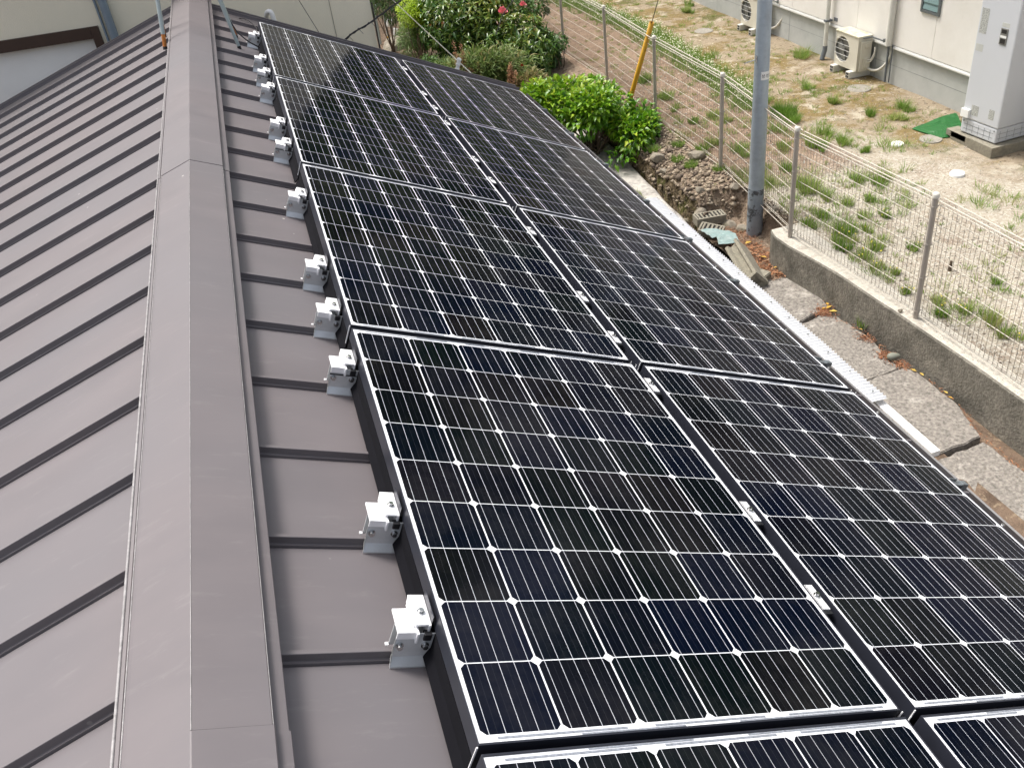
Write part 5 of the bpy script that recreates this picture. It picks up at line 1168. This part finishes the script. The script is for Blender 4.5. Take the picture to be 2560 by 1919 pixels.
def shrub(name, label, cat, center, radii, n, mat, ln, asp, base, seed=0, lumps=12, tone0=.35, tonez=.35, droop=.3, up=.35, group=None, nbranch=9, clusters=True):
    root = empty(name, base); tag(root, label, cat, group)
    inv = Matrix.Translation((-base[0], -base[1], -base[2]))
    P, out, on, lt, r = crown(center, radii, n // (5 if clusters else 1), seed=seed, lumps=lumps, zmin=base[2] + .05)
    if clusters:      # whorls of five leaves on each twig end
        m = len(P); P = np.repeat(P, 5, 0); out = np.repeat(out, 5, 0); lt = np.repeat(lt, 5); on = np.repeat(on, 5)
        a = np.tile(np.arange(5) * 1.257, m) + np.repeat(r.uniform(0, 6.28, m), 5); o_ = out / np.linalg.norm(out, axis=1, keepdims=True)
        s = np.cross(o_, [0.3, .2, 1.0]); s /= np.linalg.norm(s, axis=1, keepdims=True); t = np.cross(o_, s)
        D = o_ * .55 + (s * np.cos(a)[:, None] + t * np.sin(a)[:, None]); P = P + o_ * r.uniform(-.03, .03, (len(P), 1))
    else: D = out + r.normal(size=out.shape) * .6
    D[:, 2] += up * .3; n_ = len(P)
    Ln = r.uniform(ln[0], ln[1], n_)
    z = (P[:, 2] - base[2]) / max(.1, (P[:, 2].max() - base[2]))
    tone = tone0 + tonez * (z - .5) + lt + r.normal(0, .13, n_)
    fo = leaf_cloud('foliage', mat, P, D, np.tile([0, 0, 1.0], (n_, 1)) + r.normal(0, .25, (n_, 3)), Ln, Ln * asp * r.uniform(.8, 1.2, n_), tone, droop=droop)
    fo.parent = root; fo.matrix_parent_inverse = inv; fo['kind'] = 'stuff'
    b = MB(); rr = random.Random(seed)
    for k in range(nbranch):
        tgt = Vector(P[rr.randrange(n_)].tolist()); b0 = Vector(base) + Vector((rr.uniform(-.06, .06), rr.uniform(-.06, .06), -.05)); mid = b0.lerp(tgt, .5) + Vector((rr.uniform(-.08, .08), rr.uniform(-.08, .08), rr.uniform(0, .12)))
        b.tube(curve_pts([b0, mid, tgt], 5), .014, 6, r2=.003)
    s = b.build('stems', M['bark']); s.parent = root; s.matrix_parent_inverse = inv
    return root, P, D
# bright broad-leaved bush over the trench: built from many crowns; the biggest visible leaves are single parts
BB = (4.25, 12.0, -3.38)
root = empty('bright_bush', BB); tag(root, 'bright green bush with broad glossy leaves hanging over the drain trench beyond the gutter', 'bush'); binv = Matrix.Translation((-BB[0], -BB[1], -BB[2]))
allP = []; allD = []; allT = []
for (c, R, n, sd) in [((3.75, 12.45, -2.72), (.62, .55, .42), 1500, 1), ((4.15, 12.0, -2.80), (.55, .55, .42), 1500, 2), ((4.50, 11.7, -3.02), (.40, .55, .38), 1100, 3), ((4.62, 11.55, -3.0), (.20, .22, .30), 260, 4), ((4.10, 11.35, -3.22), (.34, .40, .20), 500, 5), ((3.35, 12.6, -2.70), (.40, .45, .36), 700, 6), ((4.35, 12.6, -2.88), (.45, .45, .38), 900, 7)]:
    P, out, on, lt, r = crown(c, R, n, shell=.75, seed=sd + 20, lumps=9, zmin=-3.42)
    D = out + r.normal(size=out.shape) * .45; D[:, 2] -= .15
    # hollow dark underside facing the roof: fewer leaves low on the near side
    keep = ~((P[:, 2] < -3.05) & (P[:, 1] < 11.75) & (P[:, 0] < 4.42) & (r.random(len(P)) < .86))
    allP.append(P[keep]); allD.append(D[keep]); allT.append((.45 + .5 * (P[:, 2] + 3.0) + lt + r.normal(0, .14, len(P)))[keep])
P = np.concatenate(allP); D = np.concatenate(allD); T = np.clip(np.concatenate(allT), 0, 1); n = len(P)
Ln = rng.uniform(.075, .125, n)
toC = np.array(CAM[:]) - P; vis = (D * toC).sum(1) / np.linalg.norm(D, axis=1) / np.linalg.norm(toC, axis=1) + P[:, 2] * .4 - P[:, 1] * .12
order = np.argsort(-vis); single = order[:260]; rest = order[260:]
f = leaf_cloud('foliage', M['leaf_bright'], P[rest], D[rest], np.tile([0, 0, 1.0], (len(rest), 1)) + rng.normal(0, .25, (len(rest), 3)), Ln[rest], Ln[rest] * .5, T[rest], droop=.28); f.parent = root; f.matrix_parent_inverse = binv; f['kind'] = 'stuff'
lm_ = []
for tn in (.35, .5, .65, .8, .95):
    o = leaf_cloud('leaf', M['leaf_bright'], np.zeros((1, 3)), np.array([[1.0, 0, 0]]), np.array([[0, 0, 1.0]]), np.array([1.0]), np.array([.52]), np.array([tn]), droop=.25); lm_.append(o.data); bpy.data.objects.remove(o)
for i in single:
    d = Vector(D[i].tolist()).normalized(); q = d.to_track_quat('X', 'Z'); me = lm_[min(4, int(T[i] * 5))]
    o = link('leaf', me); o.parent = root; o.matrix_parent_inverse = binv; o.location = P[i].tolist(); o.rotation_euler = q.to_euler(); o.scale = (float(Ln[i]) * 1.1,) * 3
b = MB(); rr = random.Random(4)
for k in range(26):
    t = Vector(P[rr.randrange(n)].tolist()); b0 = Vector((4.12 + rr.uniform(-.15, .15), 12.2 + rr.uniform(-.2, .2), -3.45)); b.tube(curve_pts([b0, b0.lerp(t, .5) + Vector((0, 0, .08)), t], 5), .016, 6, r2=.003)
s = b.build('stems', M['bark']); s.parent = root; s.matrix_parent_inverse = binv

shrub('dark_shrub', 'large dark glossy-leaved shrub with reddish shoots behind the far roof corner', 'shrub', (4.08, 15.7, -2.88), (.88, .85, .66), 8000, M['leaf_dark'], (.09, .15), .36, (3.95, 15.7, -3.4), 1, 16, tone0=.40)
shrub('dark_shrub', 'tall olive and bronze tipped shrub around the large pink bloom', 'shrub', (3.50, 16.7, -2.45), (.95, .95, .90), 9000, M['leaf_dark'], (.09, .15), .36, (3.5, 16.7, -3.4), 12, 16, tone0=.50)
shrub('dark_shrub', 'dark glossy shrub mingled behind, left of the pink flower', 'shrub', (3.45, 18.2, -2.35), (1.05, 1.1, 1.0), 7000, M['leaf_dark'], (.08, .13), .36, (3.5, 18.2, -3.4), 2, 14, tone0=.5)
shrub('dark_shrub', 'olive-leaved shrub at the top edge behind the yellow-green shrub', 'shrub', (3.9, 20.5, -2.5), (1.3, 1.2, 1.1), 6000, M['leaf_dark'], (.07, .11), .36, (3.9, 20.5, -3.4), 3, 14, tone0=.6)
shrub('conifer_shrub', 'feathery green shrub at the corner of the cream house', 'shrub', (2.45, 19.4, -2.35), (.45, .7, .95), 8000, M['leaf_mid'], (.05, .10), .13, (2.5, 19.4, -3.4), 4, 12, clusters=False, tone0=.40)
shrub('conifer_shrub', 'green feathery shrub directly below the yellow-green one', 'shrub', (2.72, 17.4, -2.75), (.42, .6, .60), 7000, M['leaf_mid'], (.05, .09), .15, (2.7, 17.4, -3.4), 14, 12, clusters=False, tone0=.55)
shrub('yellow_green_shrub', 'yellow-green fluffy shrub glowing among the darker shrubs', 'shrub', (2.74, 17.0, -2.22), (.36, .4, .36), 6000, M['leaf_chart'], (.03, .055), .4, (2.74, 17.05, -3.4), 5, 12, clusters=False, tone0=.7, tonez=.5)
shrub('dark_shrub', 'low shady shrub with grey-green leaves beside the bare earth', 'shrub', (2.62, 15.6, -3.0), (.40, .6, .42), 3500, M['leaf_mid'], (.06, .10), .35, (2.65, 15.6, -3.4), 6, 8, tone0=.25)
shrub('rose_bush', 'thin rose bush with pink blooms in front of the fence', 'rose bush', (4.75, 17.2, -2.5), (.55, .6, .55), 900, M['leaf_mid'], (.06, .10), .5, (4.7, 17.2, -3.2), 8, 8, tone0=.3)
shrub('rose_bush', 'small leafy rose shoot right of the dark shrub near the fence', 'rose bush', (4.72, 15.4, -2.75), (.28, .3, .25), 420, M['leaf_mid'], (.05, .08), .5, (4.7, 15.4, -3.2), 9, 6, tone0=.15)
shrub('herb_clump', 'olive and buff feathery herbs at the far edge of the roof', 'plant', (3.10, 14.1, -2.72), (.75, .45, .52), 5200, M['leaf_herb'], (.08, .19), .15, (3.1, 14.1, -3.4), 10, 34, clusters=False, tone0=.45)
shrub('herb_clump', 'greyish brown-tinged herbs between the dry plumes and the bright bush', 'plant', (3.62, 13.6, -2.80), (.35, .4, .35), 3000, M['leaf_herb'], (.06, .12), .2, (3.6, 13.6, -3.4), 15, 8, clusters=False, tone0=.75)
shrub('fern_clump', 'deep green ferny plants in the shade past the far roof edge', 'plant', (2.75, 14.9, -2.95), (.50, .5, .50), 5000, M['leaf_mid'], (.08, .16), .14, (2.75, 14.9, -3.4), 11, 10, clusters=False, tone0=.5)
# dry plumes
def plume(x, y, z, h, w, lab, sd, sp=4):
    r = np.random.default_rng(sd); root = empty('dry_plume', (x, y, z)); tag(root, lab, 'plant'); Ps = []; Ds = []; b = MB()
    for k in range(sp):
        a = r.uniform(0, 6.28); lean = r.uniform(.02, w); top = np.array([math.cos(a) * lean, math.sin(a) * lean, h * r.uniform(.75, 1)])
        b.tube([(0, 0, 0), tuple(top * .5), tuple(top)], .003, 5)
        for _ in range(260):
            t = r.uniform(.35, 1); rad2 = .085 * (1.12 - t) + .01; d = r.normal(size=3); d /= np.linalg.norm(d); Ps.append(top * t + d * rad2 * r.uniform(.2, 1)); Ds.append(d + [0, 0, .4])
    Ps = np.array(Ps); n = len(Ps); o = leaf_cloud('plume', M['dry_flower'], Ps, np.array(Ds), np.tile([0, 0, 1.0], (n, 1)), r.uniform(.014, .032, n), r.uniform(.006, .013, n), r.random(n)); o.parent = root; o['kind'] = 'stuff'
    s = b.build('stalk', M['bark'], root)
plume(2.72, 13.9, -3.0, 1.02, .14, 'tall rust-brown dry flower plume at the far edge of the roof', 3, 6)
plume(3.36, 13.6, -3.0, .66, .20, 'shorter buff dry flower plume right of the tall one', 5, 7)
plume(2.95, 13.9, -3.0, .72, .22, 'pale dry flower plume between the two rust-brown ones', 6, 5)
def bloom(x, y, z, r0, lab, red=False):
    root = empty('rose_bloom', (x, y, z)); tag(root, lab, 'flower'); b = MB(); r = random.Random(int(x * 100))
    for k in range(22):
        a = k * 2.4; t = k / 22; rr_ = r0 * (.25 + .75 * t); h = r0 * (.8 - .9 * t); c, s = math.cos(a), math.sin(a); w = r0 * .45
        p = Vector((c * rr_, s * rr_, h)); tn = Vector((-s, c, 0)) * w; inn = Vector((c * rr_ * .3, s * rr_ * .3, -r0 * .3))
        vs = [inn - tn * .3, inn + tn * .3, p + tn, p * 1.12 + Vector((0, 0, r0 * .2)), p - tn]; b.add(vs, [(0, 1, 2, 3, 4)])
    b.build('petals', M['rose'] if not red else M['red_leaf'], root)
    b = MB(); b.tube([(0, 0, -.02), (.03, .02, -.45)], .004, 6); b.build('stem', M['leaf_mid'], root)
bloom(3.845, 15.45, -2.03, .085, 'large pink rose bloom crossed by the thin wire'); bloom(4.356, 16.0, -2.10, .065, 'smaller pink rose bloom farther right near the fence'); bloom(3.66, 13.95, -2.50, .028, 'single small red blossom low in the dark shrub', True)

# grass and weeds of the lot: tufts of real blades
WEEDS = [(5.49, 8.88, 0.08), (5.52, 8.53, 0.05), (5.63, 8.3, 0.06), (5.22, 8.22, 0.07), (4.98, 8.07, 0.05), (5.23, 7.76, 0.08), (5.07, 7.67, 0.07), (5.18, 7.52, 0.06), (5.0, 7.44, 0.06), (5.29, 7.29, 0.06), (5.04, 7.17, 0.07), (5.08, 6.98, 0.05), (5.14, 6.79, 0.03), (5.6, 7.11, 0.05), (5.0, 6.47, 0.04), (5.45, 7.68, 0.04), (5.6, 7.97, 0.05), (5.78, 7.87, 0.05), (5.17, 6.19, 0.05), (5.06, 6.02, 0.04), (5.26, 5.98, 0.06), (5.33, 5.73, 0.08), (5.27, 5.39, 0.07), (5.82, 6.21, 0.04), (6.24, 8.59, 0.08), (6.09, 8.8, 0.05), (5.89, 8.29, 0.05), (5.38, 10.26, 0.1), (5.46, 12.74, 0.1), (5.36, 11.57, 0.05), (5.74, 11.61, 0.08), (5.85, 10.11, 0.07), (5.52, 9.0, 0.08), (5.54, 13.7, 0.09), (5.36, 12.14, 0.07), (5.77, 11.36, 0.06), (7.99, 17.16, 0.09), (8.28, 17.54, 0.09), (6.13, 10.71, 0.09), (6.26, 9.9, 0.08), (6.59, 10.27, 0.1), (6.62, 9.87, 0.07), (5.87, 10.05, 0.06), (6.69, 9.5, 0.04), (7.42, 11.99, 0.07), (7.34, 11.18, 0.06), (8.22, 13.4, 0.11), (7.98, 10.47, 0.1), (7.5, 10.57, 0.06), (7.7, 10.22, 0.07), (6.33, 8.64, 0.08), (6.11, 8.85, 0.05), (5.45, 8.92, 0.09), (5.2, 9.2, .08), (5.3, 9.6, .09), (5.2, 10.7, .08), (5.6, 9.5, .08)]
Ps = []; Ds = []; Ls = []; Ts = []
def tuft(x, y, s, z, n, h=1.0, t0=.5, spread=1.0):
    for _ in range(n):
        a = random.uniform(0, 6.28); q = random.random() ** .7 * s
        Ps.append((x + math.cos(a) * q, y + math.sin(a) * q, z)); k = random.uniform(.1, .75) * spread
        Ds.append((math.cos(a) * k, math.sin(a) * k, 1)); Ls.append(random.uniform(.45, 1.2) * (s * 1.3 + .02) * h); Ts.append(min(1, max(0, random.gauss(t0, .18))))
for x, y, s in WEEDS:
    t_ = random.uniform(.4, .8); kind_ = random.random()
    for _ in range(random.randint(4, 8)):
        q = s * random.uniform(.35, .8); a = random.uniform(0, 6.28); dd = s * random.uniform(.1, 1.25)
        xx = max(4.97, x + math.cos(a) * dd); yy_ = y + math.sin(a) * dd * 1.4
        tuft(xx, yy_, q, lot_h(xx, yy_), int(30 + 700 * q), random.uniform(1.3, 2.2), t_ + random.uniform(-.12, .2), 1.3 if kind_ < .5 else .8)
for x, y in ((4.90, 9.92), (5.0, 10.6), (4.86, 10.99), (4.93, 14.3), (4.7, 10.3), (4.66, 10.6), (4.55, 11.1), (4.8, 13.2), (4.7, 12.2)): tuft(x, y, .075, bank_h(x, y), 260, .9, .5)
for _ in range(520):     # runners and thin seedlings merging the clumps
    x = 4.98 + 2.6 * random.random() ** 1.5; y = random.gauss(8.9, 1.7)
    if noise2(x, y, 1.1) > -.1 and 5 < y < 13: tuft(x, y, random.uniform(.03, .10), lot_h(x, y), 30, random.uniform(.6, 1.3), random.uniform(.45, .95), 1.4)
for _ in range(420):     # sparse small sprigs
    x = random.uniform(5.0, 8.3); y = random.uniform(9.5, 20); tuft(x, y, random.uniform(.03, .08), lot_h(x, y), 34, .55, random.uniform(.6, .95))
for _ in range(120):
    x = random.uniform(4.98, 6.6); y = random.uniform(4.5, 9.5); tuft(x, y, random.uniform(.012, .035), lot_h(x, y), 16, .8, random.uniform(.4, .95))
P = np.array(Ps); n = len(P); o = blades('weeds', M['grass'], P, np.array(Ds), np.array(Ls), rng.uniform(.003, .006, n), np.array(Ts)); tag(o, 'green grass tufts and weeds dotted over the sandy lot behind the fence', 'grass', kind='stuff')
# the thick upright tuft right behind the fence and the moss strip on the curb: things of their own
Ps, Ds, Ls, Ts = [], [], [], []
tuft(0, 0, .17, 0, 1500, .75, .35, .6); tuft(-.05, -.25, .13, 0, 700, .8, .5); n = len(Ps)
o = blades('grass_tuft', M['grass'], np.array(Ps), np.array(Ds), np.array(Ls), rng.uniform(.003, .006, n), np.array(Ts)); o.location = (6.52, 11.15, -3.0); tag(o, 'thick dark green grass tuft standing right behind the fence, right of the pole', 'grass tuft')
Ps, Ds, Ls, Ts = [], [], [], []
for k in range(22): tuft(random.uniform(-.05, .05), k * .028 - .3, .05, 0, 60, .8, .85)
n = len(Ps); o = blades('moss_strip', M['grass'], np.array(Ps), np.array(Ds), np.array(Ls), rng.uniform(.003, .006, n), np.array(Ts)); o.location = (3.98, 10.35, -3.35); o.rotation_euler = (0, 0, -.05); tag(o, 'yellow-green mossy weed strip on the curb beside the gutter', 'weed')
Ps, Ds, Ls, Ts = [], [], [], []
tuft(0, 0, .045, 0, 60, 1.6, .5, .8); n = len(Ps); o = blades('weed_sprig', M['grass'], np.array(Ps), np.array(Ds), np.array(Ls), rng.uniform(.004, .008, n), np.array(Ts)); o.location = (4.70, 6.62, -3.38); tag(o, 'single green weed sprouting from the crack at the retaining wall', 'weed')
# dry thatch between fence and daisies
n = 16000; X = rng.uniform(4.98, 6.5, n); Y = 9.2 + 11 * rng.random(n) ** 1.1; keep = np.array([noise2(x, y, .8) > -.7 for x, y in zip(X, Y)]); X, Y = X[keep], Y[keep]; n = len(X)
P = np.stack([X, Y, np.array([lot_h(a, c) for a, c in zip(X, Y)]) + .005], 1); a = rng.uniform(0, 6.28, n)
o = blades('dry_grass', M['dry'], P, np.stack([np.cos(a), np.sin(a), rng.uniform(.05, .6, n)], 1), rng.uniform(.04, .12, n), rng.uniform(.002, .005, n), rng.random(n)); tag(o, 'dry brown thatch and dead grass just behind the fence', 'dry grass', kind='stuff')
Ps, Ds, Ls, Ts = [], [], [], []
for k in range(10): tuft(random.uniform(-.22, .22), random.uniform(-.4, .4), .10, 0, 130, 2.6, random.uniform(.3, .8), .8)
n = len(Ps); o = blades('dry_clump', M['dry'], np.array(Ps), np.array(Ds), np.array(Ls), rng.uniform(.002, .004, n), np.array(Ts)); o.location = (4.80, 12.4, -3.1); tag(o, 'dry straw-coloured grass clump around the foot of the yellow guard tube', 'dry grass')
Ps, Ds, Ls, Ts = [], [], [], []
for k in range(8): tuft(random.uniform(-.1, .1), random.uniform(-.2, .2), .08, 0, 90, 2.0, random.uniform(.3, .6), .8)
n = len(Ps); o = blades('grass_tuft', M['grass'], np.array(Ps), np.array(Ds), np.array(Ls), rng.uniform(.003, .007, n), np.array(Ts)); o.location = (4.62, 12.9, -3.15); tag(o, 'loose green grass between the bright bush and the yellow tube', 'grass tuft')
# flowering strip
path = [(6.32, 21), (6.55, 18.5), (6.72, 16.7), (6.66, 15), (6.60, 13.9), (6.50, 12.9), (6.44, 12.1), (6.35, 11.6)]
Ps, Ds, Ls, Ts = [], [], [], []; FP = []
for (x0, y0), (x1, y1) in zip(path[:-1], path[1:]):
    k = int(150 * math.hypot(x1 - x0, y1 - y0))
    for _ in range(k):
        t = random.random(); x = x0 + (x1 - x0) * t + random.gauss(0, .17); y = y0 + (y1 - y0) * t + random.gauss(0, .1)
        tuft(x, y, .05, lot_h(x, y), 22, 1.7, .5)
        for _ in range(2): FP.append((x + random.gauss(0, .05), y + random.gauss(0, .05), lot_h(x, y) + random.uniform(.07, .16)))
P = np.array(Ps); n = len(P); o = blades('flower_strip', M['grass'], P, np.array(Ds), np.array(Ls), rng.uniform(.003, .006, n), np.array(Ts)); tag(o, 'green strip of flowering plants running along behind the fence', 'grass', kind='stuff')
def daisies(name, FP, mat, r, label):
    V = []; F = []
    for i, (x, y, z) in enumerate(FP):
        tx, ty = random.gauss(0, .3), random.gauss(0, .3); b0 = len(V)
        for k in range(6): a = k * 1.047; V.append((x + r * math.cos(a), y + r * math.sin(a), z + r * (tx * math.cos(a) + ty * math.sin(a))))
        F += [(b0, b0 + 1, b0 + 2), (b0, b0 + 2, b0 + 3), (b0, b0 + 3, b0 + 4), (b0, b0 + 4, b0 + 5)]
    n = len(V); o = tri_mesh(name, mat, np.array(V), np.array(F), rng.random(n)); tag(o, label, 'flowers', kind='stuff')
daisies('white_flowers', FP, M['petal_white'], .0085, 'small white daisy flowers scattered over the green strip')
YF = []
for (x, y, s) in WEEDS[3:24]:
    for _ in range(random.randint(0, 6)): YF.append((x + random.gauss(0, s), y + random.gauss(0, s), lot_h(x, y) + s * random.uniform(.8, 1.2) + .02))
daisies('yellow_flowers', YF, M['petal_yellow'], .008, 'tiny yellow flowers on the weeds near the fence foot')

# the wood on the slope beyond, only mirrored in the panels
Pw = []; Dw = []; Tw = []; r = np.random.default_rng(5)
for k in range(110):
    a = r.uniform(-.25, 1.15); d = r.uniform(30, 52); cx, cy = d * math.sin(a), d * math.cos(a); hh = r.uniform(12, 21); cr = r.uniform(3.2, 5)
    if cx > 7 and cx < 17 and cy < 22: continue
    q, out, on, lt, _ = crown((cx, cy, -3.4 + hh * .55), (cr, cr, hh * .5), 420, seed=int(k), lumps=9)
    Pw.append(q); Dw.append(out); Tw.append(.4 + lt + r.normal(0, .15, len(q)))
P = np.concatenate(Pw); n = len(P); o = leaf_cloud('distant_wood', M['leaf_wood'], P, np.concatenate(Dw), np.tile([0, 0, 1.0], (n, 1)) + r.normal(0, .4, (n, 3)), r.uniform(.7, 1.5, n), r.uniform(.6, 1.2, n), np.concatenate(Tw)); tag(o, 'green wood beyond the houses mirrored in the solar panels', 'wood', kind='stuff')
